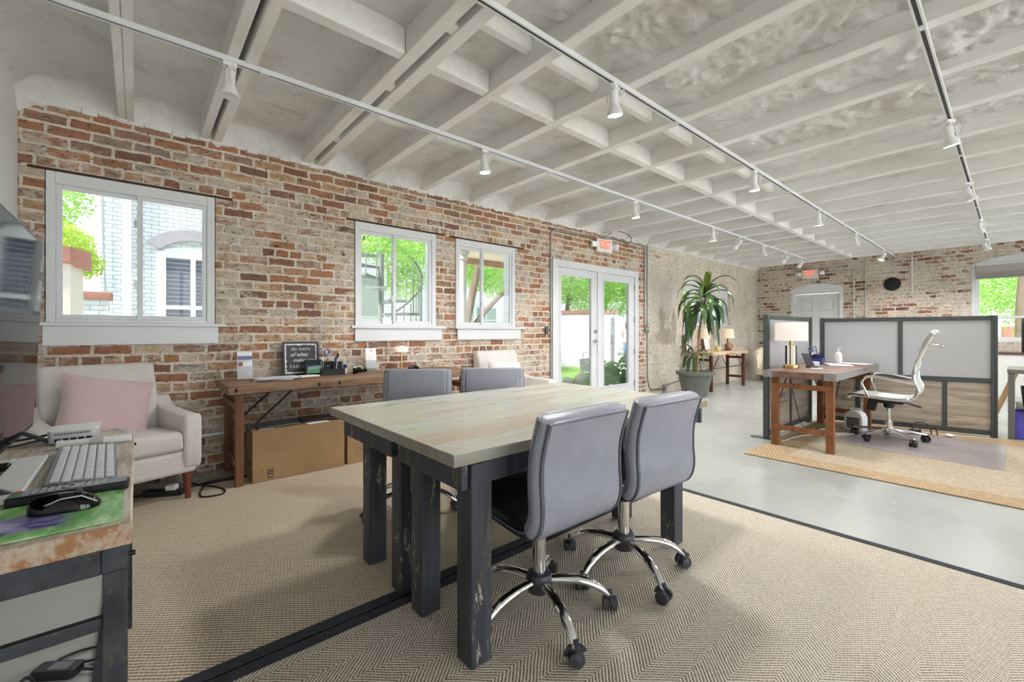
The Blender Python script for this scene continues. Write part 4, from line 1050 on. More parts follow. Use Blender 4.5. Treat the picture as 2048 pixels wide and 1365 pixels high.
# ------------------------------------------------------------------ cubicle desk and what stands on it
worktable('rustic folding worktable with zinc-strapped corners inside the cubicle', 2.665, 3.265, 4.73, 6.60, .76, leg=.062, frames=(4.83-5.665,6.38-5.665), dark=wood('orange_brown_leg',[(.3,srgb(92,56,30)),(.5,srgb(134,84,46)),(.75,srgb(156,104,62))],'z'), plate=True, th=.066, top=wood('dark_brown_plank',[(.3,srgb(74,52,42)),(.5,srgb(112,84,68)),(.7,srgb(136,106,86))],'y'))
dl = thing('desk_lamp', 'clear glass column lamp with white drum shade on the cubicle desk', 'lamp', (2.79,5.14,.762))
mb = MB(); mb.lathe([(.001,0),(.072,0),(.072,.035),(.001,.037)], n=32); mb.build('base', M['brass'], dl, bevel=.002)
mb = MB(); mb.lathe([(.052,.037),(.052,.235),(.001,.237),(.001,.232),(.047,.230),(.047,.04)], n=32, cap=False); mb.build('glass_column', M['clear'], dl)
mb = MB(); mb.cyl((0,0,.036),(0,0,.30),.013); mb.lathe([(.016,.237),(.018,.245),(.018,.285),(.012,.29)], n=20); mb.build('stem', M['brass'], dl)
mb = MB(); mb.lathe([(.150,.285),(.146,.475),(.143,.475),(.147,.285)], n=40, cap=False); mb.build('lamp_shade', M['shade_cool'], dl)
mb = MB(); mb.ball((0,0,.37), .03, 8); mb.build('bulb', glow('soft_bulb', (1,.88,.74,1), 2.0), dl)
def pens(mb, pts, r=.004):
    for a, b in pts: mb.cyl(a, b, r, n=8)
    return mb
def scissors(label, loc, rot, col):
    s = thing('scissors', label, 'scissors', loc); s.rotation_euler = rot
    mb = MB(); mb.prism([(-.006,-.09),(.008,-.08),(.006,.02),(-.006,.02)], 'y', -.001, .001); mb.prism([(-.008,-.08),(.006,-.09),(.006,.02),(-.006,.02)], 'y', .0012, .003); mb.build('blades', M['chrome'], s)
    for k in (-1,1):
        mb = MB(); mb.tube([(k*.026+.018*math.cos(2*PI*i/14), .001, .052+.026*math.sin(2*PI*i/14)) for i in range(14)], .0055, 8, closed=True); mb.cyl((0,.001,.012),(k*.014,.001,.032),.006); mb.build('handle', col, s)
    return s
M['navy'] = plain('navy_plastic', srgb(52,60,120), .35); M['blue_handle'] = plain('blue_grey_plastic', srgb(86,102,150), .35)
og = thing('desk_organiser', 'navy plastic desk organiser holding pens by the partition', 'organiser', (2.78,6.10,.762))
mb = MB(); mb.box(-.06,.06,-.045,.045,0,.006); mb.box(-.06,-.055,-.045,.045,.006,.10); mb.box(.055,.06,-.045,.045,.006,.07); mb.box(-.055,.055,-.045,-.041,.006,.07); mb.box(-.055,.055,.041,.045,.006,.11); mb.box(-.003,.003,-.041,.041,.006,.09); mb.build('tray', M['navy'], og)
mb = MB(); pens(mb, [((-.03,.0,.01),(-.045,.01,.15)),((-.02,.01,.01),(-.01,.02,.16)),((.03,.0,.01),(.05,.0,.14)),((.02,-.01,.01),(.02,-.02,.135))]); mb.build('pen', M['black_plastic'], og)
scissors('blue-handled scissors standing in the navy organiser on the cubicle desk', (2.735,6.09,.885), (R(8),R(-8),R(40)), M['blue_handle'])
bt = thing('spray_bottle', 'clear plastic bottle with white pump on the cubicle desk', 'bottle', (2.93,6.35,.762))
mb = MB(); mb.lathe([(.001,0),(.036,0),(.038,.01),(.038,.10),(.03,.125),(.013,.135),(.012,.15),(.001,.15)], n=24); mb.build('body', plain('milky_plastic', srgb(226,222,226), .3), bt)
mb = MB(); mb.cyl((0,0,.148),(0,0,.175),.006); mb.cbox((.012,0,.178),(.035,.012,.01)); mb.build('pump', M['white_plastic'], bt)
for i, (lab, x, y, rz, a, b) in enumerate((('loose white sheet lying near the right edge of the cubicle desk',3.02,6.02,20,.216,.28),('white papers spread along the back of the cubicle desk',3.08,6.40,-10,.28,.22),('pale blue sheet on the cubicle desk beside the organiser',2.90,6.16,50,.15,.2))):
    mb = MB(); mb.cbox((0,0,.0015+.0012*i),(a,b,.0025)); tag(mb.build('paper_sheet', M['paper'] if i < 2 else plain('blue_paper', srgb(186,198,232), .7), loc=(x,y,.762), rot=(0,0,R(rz))), lab, 'paper')
tbk = thing('tablet_on_stand', 'slim black tablet leaning on a stand beside the glass lamp', 'tablet', (2.90,5.40,.762), R(-30))
mb = MB(); mb.cbox((-.035,0,.075),(.010,.09,.16),(0,R(-28),0)); mb.build('tablet', M['black_plastic'], tbk, bevel=.003)
mb = MB(); mb.box(-.03,.05,-.04,.04,0,.012); mb.build('stand', M['black_plastic'], tbk, bevel=.003)
mb = MB(); mb.lathe([(.001,0),(.055,0),(.057,.04),(.05,.044),(.001,.044)], n=28); tag(mb.build('round_tin', M['silver'], loc=(2.84,5.72,.762)), 'round silver tin on the cubicle desk before the organiser', 'tin')
mb = MB(); mb.box(-.05,.05,-.08,.08,0,.008); tag(mb.build('notepad', M['silver'], loc=(3.0,5.2,.762), rot=(0,0,R(15))), 'flat pale notepad near the front of the cubicle desk', 'notepad')
ht = thing('space_heater', 'small white fan heater on the floor under the cubicle desk', 'heater', (3.12,6.22,.0138), R(-12))
mb = MB(); mb.prism([(-.09,0),(.09,0),(.09,.15),(.07,.20),(.03,.225),(-.03,.225),(-.07,.20),(-.09,.15)], 'y', -.06, .07); mb.build('body', M['white_plastic'], ht, bevel=.01, seg=3)
mb = MB()
for i in range(7): mb.box(-.06,.06,-.066,-.06,.03+i*.018,.042+i*.018)
mb.build('grille', M['black_plastic'], ht)
mb = MB(); mb.tube(fillet([(-.045,0,.22),(-.045,0,.25),(.045,0,.25),(.045,0,.22)], .02), .006, 8); mb.build('handle', M['white_plastic'], ht)
def cable(label, pts, r=.0035, mat=None, n=6):
    mb = MB(); mb.tube(spline(pts, 8), r, n); return tag(mb.build('cable', mat or M['black_plastic'], smooth=70), label, 'cable')
cable('white coiled cable on the jute rug under the cubicle desk', [(2.75,5.0,.017),(2.8,5.4,.017),(2.95,5.75,.016),(3.08,5.95,.017),(3.0,6.1,.02),(2.85,5.95,.02),(2.95,5.75,.023),(3.1,5.9,.019),(3.05,6.2,.017)], .004, M['white_plastic'])
cable('second white cable looping behind the worktable leg in the cubicle', [(2.7,5.6,.017),(2.85,5.9,.018),(3.0,6.25,.018),(3.15,6.15,.019),(3.1,5.8,.0185),(2.9,5.6,.019)], .0035, M['white_plastic'])
cable('black lamp cord hanging down beside the side partition', [(2.74,5.3,.75),(2.66,5.5,.69),(2.65,5.75,.35),(2.68,5.9,.05),(2.75,6.0,.017)], .004)
cable('white cord lying along the foot of the wide partition', [(3.5,6.62,.017),(3.75,6.66,.018),(3.95,6.74,.017),(4.2,6.8,.017)], .0035, M['white_plastic'])
pb = thing('power_strip', 'black power bricks and plugs on the rug behind the desk chair', 'power adapter', (3.62,6.5,.0125), R(10))
mb = MB(); mb.box(-.08,.02,-.03,.03,0,.05); mb.build('brick', M['black_plastic'], pb, bevel=.006)
mb = MB(); mb.tube(spline([(-.05,0,.04),(-.04,.02,.11),(.03,.02,.13),(.09,.0,.09),(.10,-.01,.01)]), .006, 8); mb.tube(spline([(.0,0,.04),(.05,.03,.1),(.13,.02,.08),(.15,.0,.01)]), .006, 8); mb.build('cord', M['black_plastic'], pb)
mb = MB(); mb.ball((.24,.03,.02),.03,8,(1.2,1,.6)); mb.build('plug', M['white_plastic'], pb)

# ------------------------------------------------------------------ white executive chair (front is -x)
ec = thing('desk_chair', 'white ribbed high-back desk chair with chrome arms in the cubicle', 'chair', (3.45,5.95,.0135), R(2))
path = spline([(-.30,.435),(-.285,.458),(-.2,.462),(0,.448),(.16,.452),(.225,.50),(.235,.57),(.205,.66),(.215,.80),(.275,.98),(.335,1.115)], 7)
t = NT('white_ribbed'); M['rib_white'] = t.bsdf(t.ramp(t.noise(t.obj(), 40, 3), [(.3,srgb(204,208,206)),(.7,srgb(222,225,223))]), .5)
mb = MB(); loops = []
acc = 0
for i, p in enumerate(path):
    a = path[max(i-1,0)]; b = path[min(i+1,len(path)-1)]; d = (b-a).normalized(); nr = Vector((-d.y,d.x)); acc += (p-a).length
    th = .007+.005*abs(math.sin(acc*PI/.046))
    loops.append([(p.x+nr.x*s_*th, y_, p.y+nr.y*s_*th) for y_, s_ in ((-.225,-1),(.225,-1),(.225,1),(-.225,1))])
mb.loft(loops); mb.build('ribbed_sling', M['rib_white'], ec, smooth=50)
for s_ in (-1,1):
    mb = MB(); mb.tube([(p.x, s_*.235, p.y) for p in path], .0125, 10, flat=1.3); mb.build('side_rail', M['chrome'], ec)
    mb = MB(); mb.tube(fillet([(-.13,s_*.245,.45),(-.19,s_*.275,.60),(-.16,s_*.28,.665),(-.05,s_*.28,.675),(.10,s_*.275,.645),(.22,s_*.245,.62)], .07, 7), .012, 10); mb.build('armrest', M['chrome'], ec)
mb = MB(); mb.cyl((.345,-.19,1.125),(.345,.19,1.125),.022); mb.build('top_roll', M['rib_white'], ec)
mb = MB(); mb.cyl((-.302,-.235,.44),(-.302,.235,.44),.016); mb.build('front_roll', M['rib_white'], ec)
mb = MB(); mb.cyl((.335,-.235,1.09),(.335,.235,1.09),.010); mb.bar((.30,0,1.02),(.36,0,1.0),.03,.012); mb.build('back_bracket', M['chrome'], ec)
mb = MB(); mb.tube(fillet([(.30,-.10,1.0),(.40,-.09,.985),(.40,.09,.985),(.30,.10,1.0)], .03), .014, 10); mb.build('coat_bar', M['chrome'], ec)
mb = MB(); mb.box(-.10,.12,-.09,.09,.385,.435); mb.cbox((-.13,-.02,.36),(.075,.10,.13),(0,R(12),0)); mb.cyl((.0,0,.33),(.0,0,.39),.04,.05); mb.cyl((.1,.0,.41),(.24,.1,.35),.009); mb.build('mechanism', M['black_plastic'], ec, bevel=.008)
mb = MB(); mb.cyl((0,0,.07),(0,0,.20),.032); mb.cyl((0,0,.20),(0,0,.35),.017); mb.build('gas_column', M['chrome'], ec)
mb = MB(); mb.lathe([(.001,.078),(.05,.08),(.055,.10),(.045,.125),(.001,.128)], n=24); mb.build('hub', M['chrome'], ec)
for i in range(5):
    a = R(25+72*i); u = Vector((math.cos(a), math.sin(a), 0))
    mb = MB(); loops = []
    for f, w_, zt, zb in ((.04,.046,.12,.085),(.18,.034,.108,.085),(.31,.026,.086,.068)):
        s_ = Vector((-u.y,u.x,0)); c = u*f
        loops.append([c-s_*w_/2+Vector((0,0,zb)), c+s_*w_/2+Vector((0,0,zb)), c+s_*w_*.4+Vector((0,0,zt)), c-s_*w_*.4+Vector((0,0,zt))])
    mb.loft(loops); lg = mb.build('leg', M['chrome'], ec, bevel=.004)
    mb = MB(); caster(mb, u*.30+Vector((0,0,.031)), a+2.2, .030); mb.build('caster', M['black_plastic'], lg)

# ------------------------------------------------------------------ the workstation at the right edge
rd = thing('workstation_desk', 'grey metal-frame desk at the right edge, past the wide partition', 'desk', (4.262,6.97,0))
gm = plain('grey_steel_frame', srgb(124,122,118), .45, .5)
for x, y in ((0,0),(1.3,0),(0,.55),(1.3,.55)):
    mb = MB(); mb.box(x,x+.05,y,y+.05,0,.69); mb.build('leg', gm, rd, bevel=.003)
mb = MB(); mb.box(-.005,1.355,-.005,.605,.70,.745); mb.build('desktop', gm, rd, bevel=.004)
mb = MB(); mb.box(.055,1.295,.02,.58,.33,.35); mb.build('shelf', gm, rd, bevel=.002)
mn = thing('monitor', 'black monitor seen edge-on above the grey desk at the right edge', 'monitor', (4.62,7.22,.746), R(28))
mb = MB(); mb.box(-.29,.29,-.012,.02,.17,.54); mb.build('screen', M['gloss_black'], mn, bevel=.004)
mb = MB(); mb.box(-.03,.03,.02,.05,.0,.35); mb.box(-.1,.1,-.06,.1,0,.012); mb.build('stand', M['black_plastic'], mn, bevel=.003)
mb = MB(); mb.box(-.18,.18,-.03,.03,0,.30); tag(mb.build('file_box', plain('manila_board', srgb(214,202,176), .8), loc=(4.57,7.05,.746), rot=(0,0,R(6)), bevel=.002), 'upright cream file box on the grey desk at the right edge', 'box')
bk = thing('storage_basket', 'black woven basket on the lower shelf at the right edge', 'basket', (4.52,7.20,.351))
t = NT('black_wicker'); wv = t.n('TexWave', {'bands_direction':'Z'}, Vector=t.obj(), Scale=28); wv2 = t.n('TexWave', {'bands_direction':'DIAGONAL'}, Vector=t.obj(), Scale=22)
hh = t.math('MULTIPLY', wv.outputs[0], wv2.outputs[0]); wk = t.bsdf(t.ramp(hh, [(0,srgb(14,14,16)),(1,srgb(64,62,60))]), .5, 0, hh, .8, .006)
mb = MB(); mb.loft([[(-.17*k,-.13*k,z),(.17*k,-.13*k,z),(.17*k,.13*k,z),(-.17*k,.13*k,z)] for k, z in ((.9,0),(1,.2),(.94,.2),(.85,.02))]); mb.build('basket_body', wk, bk, bevel=.008)
mb = MB(); mb.cbox((.02,0,.13),(.26,.02,.21),(R(6),R(5),0)); mb.build('green_folder', plain('green_card', srgb(120,148,98), .7), bk)
cr_ = thing('storage_crate', 'violet blue slatted crate on the floor at the right edge', 'crate', (4.50,7.20,0))
vi = plain('violet_paint', srgb(92,88,186), .6, var=.1)
for i in range(3):
    mb = MB(); mb.box(-.2+i*.135,-.075+i*.135,-.14,-.125,0,.29); mb.build('slat', vi, cr_, bevel=.003)
    mb = MB(); mb.box(-.2+i*.135,-.075+i*.135,.125,.14,0,.29); mb.build('slat', vi, cr_, bevel=.003)
for x in (-.2,.18):
    mb = MB(); mb.box(x,x+.015,-.125,.125,0,.28); mb.build('end_panel', vi, cr_, bevel=.003)
mb = MB(); mb.box(-.18,.18,-.124,.124,.002,.015); mb.build('bottom', vi, cr_)
mb = MB(); mb.cbox((0,0,.02),(.26,.20,.04),(0,0,.2)); tag(mb.build('paper_bundle', M['paper'], loc=(4.50,7.20,.016), bevel=.002), 'white papers inside the violet crate at the right edge', 'paper')
cb_ = thing('cabinet', 'low white cabinet under the far arched window beyond the partition', 'cabinet', (4.6,YF-.28,0))
mb = MB(); mb.box(-.55,.6,-.2,.24,0,.74); mb.build('body', M['white_paint'], cb_, bevel=.004)
mb = MB(); mb.box(-.57,.62,-.22,.25,.742,.775); mb.build('top_board', plain('dark_stained_board', srgb(92,70,58), .5), cb_, bevel=.004)
mb = MB(); mb.bar((4.12,8.2,.02),(4.34,8.0,.72),.06,.02); tag(mb.build('wooden_plank', wood('plain_pine', [(.3,srgb(150,110,74)),(.7,srgb(196,156,112))], 'z')), 'brown plank leaning behind the grey desk at the right edge', 'plank')
# ------------------------------------------------------------------ things on the long brick-wall worktable (top at .75)
H = .751
def brochure(label, loc, rz, kind):
    b = thing('brochure_holder', label, 'brochure holder', loc, rz)   # faces +x
    mb = MB(); mb.cbox((-.012,0,.115),(.004,.105,.225),(0,R(-10),0)); mb.build('leaflet', M['paper'], b)
    mb = MB(); mb.box(-.03,.03,-.055,.055,0,.003); mb.cbox((.008,0,.055),(.003,.112,.11),(0,R(-10),0)); mb.build('stand', M['clear'], b)
    if kind:
        mb = MB(); mb.cbox((-.012+.0030+.009,0,.176),(.0008,.102,.03),(0,R(-10),0)); mb.build('blue_band', plain('slate_blue_print', srgb(120,132,172), .7), b)
        mb = MB(); mb.cbox((-.012+.018-.03,0,.045),(.0008,.102,.018),(0,R(-10),0)); mb.location = 0 if 0 else None
        mb.build('lower_band', plain('pale_blue_print', srgb(168,178,206), .7), b, loc=(.014,0,0))
        mb = MB(); mb.lathe([(.0002,0),(.018,0),(.018,.0006),(.0002,.0006)], m=Matrix.Rotation(R(80),4,'Y'), c=(-.0035,-.03,.125), n=16); mb.build('round_photo', plain('brown_print', srgb(150,112,98), .7), b)
    else:
        mb = MB(); mb.box(.028,.03,-.055,.055,0,.03); mb.build('lip', M['clear'], b)
        mb = MB(); mb.cbox((-.012-.007,0,.20),(.0008,.02,.006),(0,R(-10),0)); mb.build('mark', plain('violet_print', srgb(120,110,160), .7), b)
    return b
brochure('brochure with blue bands in a clear holder at the left end of the brick-wall worktable', (.20,.665,H), R(-6), 1)
brochure('plain white leaflet in a clear holder right of the tape dispensers', (.16,1.75,H), R(-4), 0)
rnd = random.Random(3)
for i in range(5):
    mb = MB(); mb.cbox((0,0,0),(.21+.02*(i%2),.28,.002),(0,0,0))
    tag(mb.build('leaflet', M['paper'] if i % 2 else plain('printed_leaflet_%d' % i, srgb(214,216,226), .6, var=.15, scale=25), loc=(.33+rnd.uniform(-.02,.04),.84+rnd.uniform(-.04,.05),H+.0015+.0028*i), rot=(0,0,R(rnd.uniform(-25,25)))),
        ['lowest printed leaflet of the loose pile beside the blue-banded brochure','second leaflet up in the loose pile on the brick-wall worktable','middle leaflet of the loose pile on the brick-wall worktable','second leaflet from the top of the loose pile on the worktable','topmost leaflet of the loose pile beside the blue-banded brochure'][i], 'leaflet', 'loose leaflets on the worktable')
mb = MB(); mb.cbox((0,0,.006),(.11,.16,.010)); tag(mb.build('notepad', M['paper'], loc=(.30,1.12,H), rot=(0,0,R(12)), bevel=.001), 'small white notepad before the framed letter board', 'notepad')
# framed quote
fb = thing('framed_sign', 'black framed sign with white lettering leaning on the brick wall', 'sign', (.115,1.12,H)); fb.rotation_euler = (0, R(-6), 0)
s2 = .152
mb = MB(); mb.box(-.008,-.002,-s2,s2,0,.30); mb.build('panel', plain('charcoal_board', srgb(78,78,80), .8, var=.05), fb)
mb = MB(); s = .017
for q in ((-s2,-s2+s,0,.30),(s2-s,s2,0,.30),(-s2+s,s2-s,0,s),(-s2+s,s2-s,.30-s,.30)): mb.box(-.010,.008,q[0],q[1],q[2],q[3])
mb.build('frame', plain('black_frame', srgb(52,53,56), .5), fb, bevel=.002)
# ragged white border painted on the panel
mb = MB(); rr = random.Random(11); a = s2-s
def ragged(p0, p1, inn):
    p0 = Vector(p0); p1 = Vector(p1); n = 26; d = (p1-p0)/n; nn = Vector(inn)
    for i in range(n):
        w_ = .008+rr.random()*.008; A = p0+d*i; B = p0+d*(i+1); mb.quad((-.0012,A.x,A.y),(-.0012,B.x,B.y),(-.0012,B.x+nn.x*w_,B.y+nn.y*w_),(-.0012,A.x+nn.x*w_,A.y+nn.y*w_))
ragged((-a,s),(a,s),(0,1)); ragged((-a,.30-s),(a,.30-s),(0,-1)); ragged((-a,s),(-a,.30-s),(1,0)); ragged((a,s),(a,.30-s),(-1,0))
mb.build('painted_border', M['paper'], fb, smooth=0)
for (txt, size, sh, yy, zz) in (('do more',.047,0,0,.222),('of what',.048,.45,-.02,.170),('makes you',.042,.45,.022,.122),('FABULOUS',.044,0,.012,.062)):
    mb = MB(); mb.mesh(text_mesh(txt, size, .0004, sh, off=-.0006 if sh == 0 else 0)); mb.build('lettering', M['paper'], fb, smooth=0, loc=(-.0008,yy,zz), rot=(PI/2,0,PI/2))
# mesh organiser with pens
og = thing('desk_organiser', 'black wire desk organiser with green notes in front of the framed sign', 'organiser', (.22,1.28,H), R(-12))
def wire_box(mb, x0,x1,y0,y1,z0,z1, r=.003):
    P = [(x0,y0),(x1,y0),(x1,y1),(x0,y1)]
    for z in (z0+r, z1): mb.tube([(p[0],p[1],z) for p in P], r, 6, closed=True)
    for p in P: mb.cyl((p[0],p[1],z0),(p[0],p[1],z1), r, n=6)
t = NT('wire_mesh'); tr = t.n('BsdfTransparent'); bd = t.n('BsdfPrincipled', None, Base_Color=srgb(36,36,40), Roughness=.4)
sep = t.n('SeparateXYZ', None, Vector=t.obj()); 
hole = None
for o_ in sep.outputs:
    q = t.math('GREATER_THAN', t.math('ABSOLUTE', t.math('SUBTRACT', t.math('FRACT', t.math('MULTIPLY', o_, 1/.005)), .5)), .30)
    hole = q if hole is None else t.math('MAXIMUM', hole, q)
mx = t.n('MixShader', None, _0=t.math('MAXIMUM', hole, .35)); t.t.links.new(tr.outputs[0], mx.inputs[1]); t.t.links.new(bd.outputs[0], mx.inputs[2]); t.t.links.new(mx.outputs[0], t.out.inputs[0]); M['mesh'] = t.m
mb = MB(); wire_box(mb, -.06,.06,-.14,-.02,0,.115); wire_box(mb, -.06,.06,-.015,.15,0,.045); wire_box(mb, -.055,.0,.0,.07,.0,.10); wire_box(mb, -.055,.0,.08,.14,.0,.095); mb.build('wire_frame', M['black_plastic'], og)
mb = MB(); mb.box(-.06,-.058,-.14,-.02,.0,.115); mb.box(-.06,.06,-.141,-.139,.0,.115); mb.box(-.055,-.053,.0,.14,.0,.095); mb.box(-.06,.06,-.14,.15,.0,.002); mb.box(.059,.06,-.015,.15,0,.045); mb.build('mesh_wall', M['mesh'], og)
mb = MB(); mb.cbox((0,-.08,.035),(.10,.10,.03)); mb.build('green_note', plain('green_note_pad', srgb(96,146,104), .7), og)
mb = MB(); mb.cbox((.0,-.08,.06),(.095,.095,.02),(R(4),0,.1)); mb.build('teal_note', plain('teal_note_pad', srgb(122,160,164), .7), og)
mb = MB(); mb.cbox((.02,.09,.02),(.05,.08,.025)); mb.build('clip_stack', M['blue_handle'], og, bevel=.004)
scissors('blue-grey scissors upright in the black wire organiser', (.20,1.28,.905), (R(-6),R(4),R(70)), M['blue_handle'])
scissors('white-handled scissors upright behind the blue-grey pair', (.19,1.32,.905), (R(10),R(-6),R(85)), plain('white_grey_handle', srgb(206,208,216), .35))
for i, (lab, a, b, m) in enumerate((('black brush-tip marker standing in the wire organiser',(.20,1.35,.757),(.19,1.42,.935),'black_plastic'),('navy ballpoint pen leaning right in the wire organiser',(.21,1.36,.757),(.20,1.39,.91),'navy'),('silver pen standing at the right of the wire organiser',(.20,1.39,.757),(.20,1.405,.89),'silver'))):
    mb = MB(); mb.cyl(a,b,.0055,n=10); A = Vector(a); B = Vector(b); d = (B-A); mb.cyl(B-d*.38,B,.0068 if i else .011,n=10); tag(mb.build('pen', M[m]), lab, 'pen')
gs = thing('glue_stick', 'small glue stick with dark blue cap right of the wire organiser', 'glue stick', (.21,1.475,H))
mb = MB(); mb.lathe([(.001,0),(.0155,0),(.0155,.05),(.001,.05)], n=18); mb.build('tube', M['white_plastic'], gs)
mb = MB(); mb.lathe([(.001,.05),(.0165,.05),(.0165,.082),(.001,.083)], n=18); mb.build('cap', M['navy'], gs)
def tape(label, loc, rz):
    tp = thing('tape_dispenser', label, 'tape dispenser', loc, rz)
    mb = MB(); mb.prism([(-.055,0),(.055,0),(.06,.02),(.045,.035),(.01,.03),(-.01,.032),(-.045,.055),(-.06,.04)], 'x', -.02, .02); mb.build('body', M['gloss_black'], tp, bevel=.004, smooth=50)
    mb = MB(); mb.cyl((-.014,-.022,.038),(.014,-.022,.038),.03,n=24); r_ = mb.build('tape_roll', plain('clear_tape', srgb(196,196,190), .3), tp)
    mb = MB(); mb.cyl((-.015,-.022,.038),(.015,-.022,.038),.015,n=16); mb.build('core', M['black_plastic'], r_)
og.scale = (1.12,1.12,1.15)
tape('glossy black tape dispenser, left of the two on the worktable', (.27,1.545,H), R(70)); tape('second black tape dispenser, nearer the plain white leaflet', (.20,1.63,H), R(20))
# mushroom lamp with paper bits round it
ml = thing('mushroom_lamp', 'small brass table lamp with white mushroom shade on the worktable', 'lamp', (.22,2.04,H))
mb = MB(); mb.lathe([(.001,0),(.045,0),(.046,.008),(.014,.022),(.007,.04),(.007,.20),(.001,.20)], n=28); mb.build('base', M['brass'], ml)
mb = MB(); mb.lathe([(.055,.182),(.062,.184),(.067,.20),(.066,.225),(.055,.238),(.001,.241)], n=36, cap=False); mb.build('lamp_shade', shade_mat('opal_shade', (1,.88,.72,1), .32, 0), ml)
mb = MB(); mb.cyl((0,0,.238),(0,0,.246),.02); mb.build('cap', M['white_plastic'], ml)
mb = MB(); mb.prism([(-.07,0),(.07,0),(.05,.035),(.0,.05),(-.05,.03)], 'x', -.03, .03); tag(mb.build('desk_phone', M['gloss_black'], loc=(.30,2.13,H), rot=(0,0,R(20)), bevel=.006), 'low glossy black gadget beside the mushroom lamp', 'gadget')
mb = MB(); mb.cbox((0,0,.003),(.16,.12,.004)); tag(mb.build('paper_sheet', plain('salmon_paper', srgb(216,150,132), .7), loc=(.30,1.86,H), rot=(0,0,R(25))), 'salmon pink sheet lying left of the mushroom lamp', 'paper')
# cardboard boxes under it
t = NT('cardboard'); v = t.obj(); wv = t.n('TexWave', {'bands_direction':'Z'}, Vector=v, Scale=60, Distortion=.5)
M['card'] = t.bsdf(t.ramp(t.noise(v, 3, 4), [(.3,srgb(152,122,86)),(.7,srgb(166,135,98))]), .8, 0, wv.outputs[0], .05, .001)
M['card_print'] = plain('box_print', srgb(70,60,50), .8)
def cbox(label, x0,x1,y0,y1,h,printed=0):
    b = thing('cardboard_box', label, 'box', ((x0+x1)/2,(y0+y1)/2,.0098)); dx, dy = (x1-x0)/2, (y1-y0)/2
    mb = MB(); mb.box(-dx,dx,-dy,dy,0,h-.004); mb.build('carton', M['card'], b, bevel=.004)
    mb = MB(); mb.box(-dx+.001,-.002,-dy+.002,dy-.002,h-.004,h); mb.box(.002,dx-.001,-dy+.002,dy-.002,h-.004,h); mb.build('flap', M['card'], b, bevel=.001)
    mb = MB(); mb.box(-.03,.03,-dy-.0006,dy+.0006,h-.0005,h+.0012); mb.build('tape', plain('packing_tape', srgb(192,160,116), .3), b)
    mb = MB(); 
    if printed == 1:
        for z in (.02,.045,.06,.075): mb.box(dx,dx+.0006,-dy+.10,-dy+.14,z,z+.008)
        mb.box(dx,dx+.0006,-dy+.10,-dy+.103,.02,.09); mb.box(dx,dx+.0006,-dy+.137,-dy+.14,.02,.09)
        for y in (-dy+.01,-dy+.06): mb.box(dx,dx+.0006,y,y+.012,.085,.088); 
    else:
        for q in ((.07,.072,.06,.16),(.17,.172,.06,.16),(.07,.172,.06,.062),(.07,.172,.16,.162),(.09,.15,.09,.093),(.09,.15,.115,.118),(.09,.15,.135,.138)): mb.box(dx,dx+.0006,-dy+q[0],-dy+q[1],q[2],q[3])
        mb.box(dx,dx+.0006,-dy+.03,-dy+.1,h-.05,h-.02)
    mb.build('print', M['card_print'], b, smooth=0)
    mb = MB(); mb.box(dx-.1,dx-.03,-dy+.05,-dy+.15,h+.0002,h+.001); mb.build('shipping_label', M['paper'], b)
    return b
b1 = cbox('large brown cardboard box under the brick-wall worktable, left of the pair', .36,.612,.646,1.325,.385,1)
# a smile-shaped swoosh on the left end of the box
mb = MB(); 
pts = [(-.09+.18*i/12, .16-.035*math.sin(PI*i/12)) for i in range(13)]
for i in range(12):
    w0 = .004+.010*math.sin(PI*i/12); w1 = .004+.010*math.sin(PI*(i+1)/12)
    mb.quad((pts[i][0],-.3402,pts[i][1]-w0),(pts[i+1][0],-.3402,pts[i+1][1]-w1),(pts[i+1][0],-.3402,pts[i+1][1]+w1*.3),(pts[i][0],-.3402,pts[i][1]+w0*.3))
mb.build('swoosh_print', M['card_print'], b1, smooth=0)
cbox('second brown cardboard box under the worktable, behind the conference table legs', .36,.60,1.352,1.98,.385,2)
zb = .0098+.385+.0014
mb = MB(); mb.cbox((0,0,.008),(.21,.31,.014)); tag(mb.build('closed_laptop', plain('graphite_lid', srgb(88,92,100), .4, .3), loc=(.46,.84,zb), rot=(0,0,R(4)), bevel=.004), 'closed graphite laptop on the left cardboard box', 'laptop')
mb = MB(); mb.cbox((0,0,.012),(.2,.30,.022)); tag(mb.build('document_case', plain('dark_brown_leather', srgb(52,40,36), .45), loc=(.44,1.17,zb), rot=(0,0,R(-5)), bevel=.006), 'dark brown document case on the left cardboard box', 'case')
mb = MB(); mb.cbox((0,0,.0015),(.08,.17,.002)); tag(mb.build('paper_sheet', M['paper'], loc=(.565,1.12,zb), rot=(0,0,R(8))), 'white slip of paper on the left cardboard box', 'paper')

# ------------------------------------------------------------------ things on the near desk (top at .76)
D = .7612
tv = thing('television', 'large black flat screen standing on the plank desk at the left edge', 'television', (2.60,-.285,D))
mb = MB(); mb.cbox((0,0,.37),(1.20,.03,.66),(R(-2.4),0,0)); mb.build('bezel', M['black_plastic'], tv, bevel=.004)
mb = MB(); mb.cbox((0,.0158,.372),(1.182,.001,.635),(R(-2.4),0,0)); mb.build('screen', M['screen'], tv)
mb = MB(); mb.cbox((0,-.001,.702),(1.20,.034,.006),(R(-2.4),0,0)); mb.build('top_edge', M['silver'], tv)
for x in (-.40,.22):
    mb = MB(); mb.bar((x,.0,.05),(x,.07,.006),.014,.012); mb.bar((x,.0,.05),(x,-.12,.006),.014,.012); mb.build('stand_foot', M['black_plastic'], tv, bevel=.002)
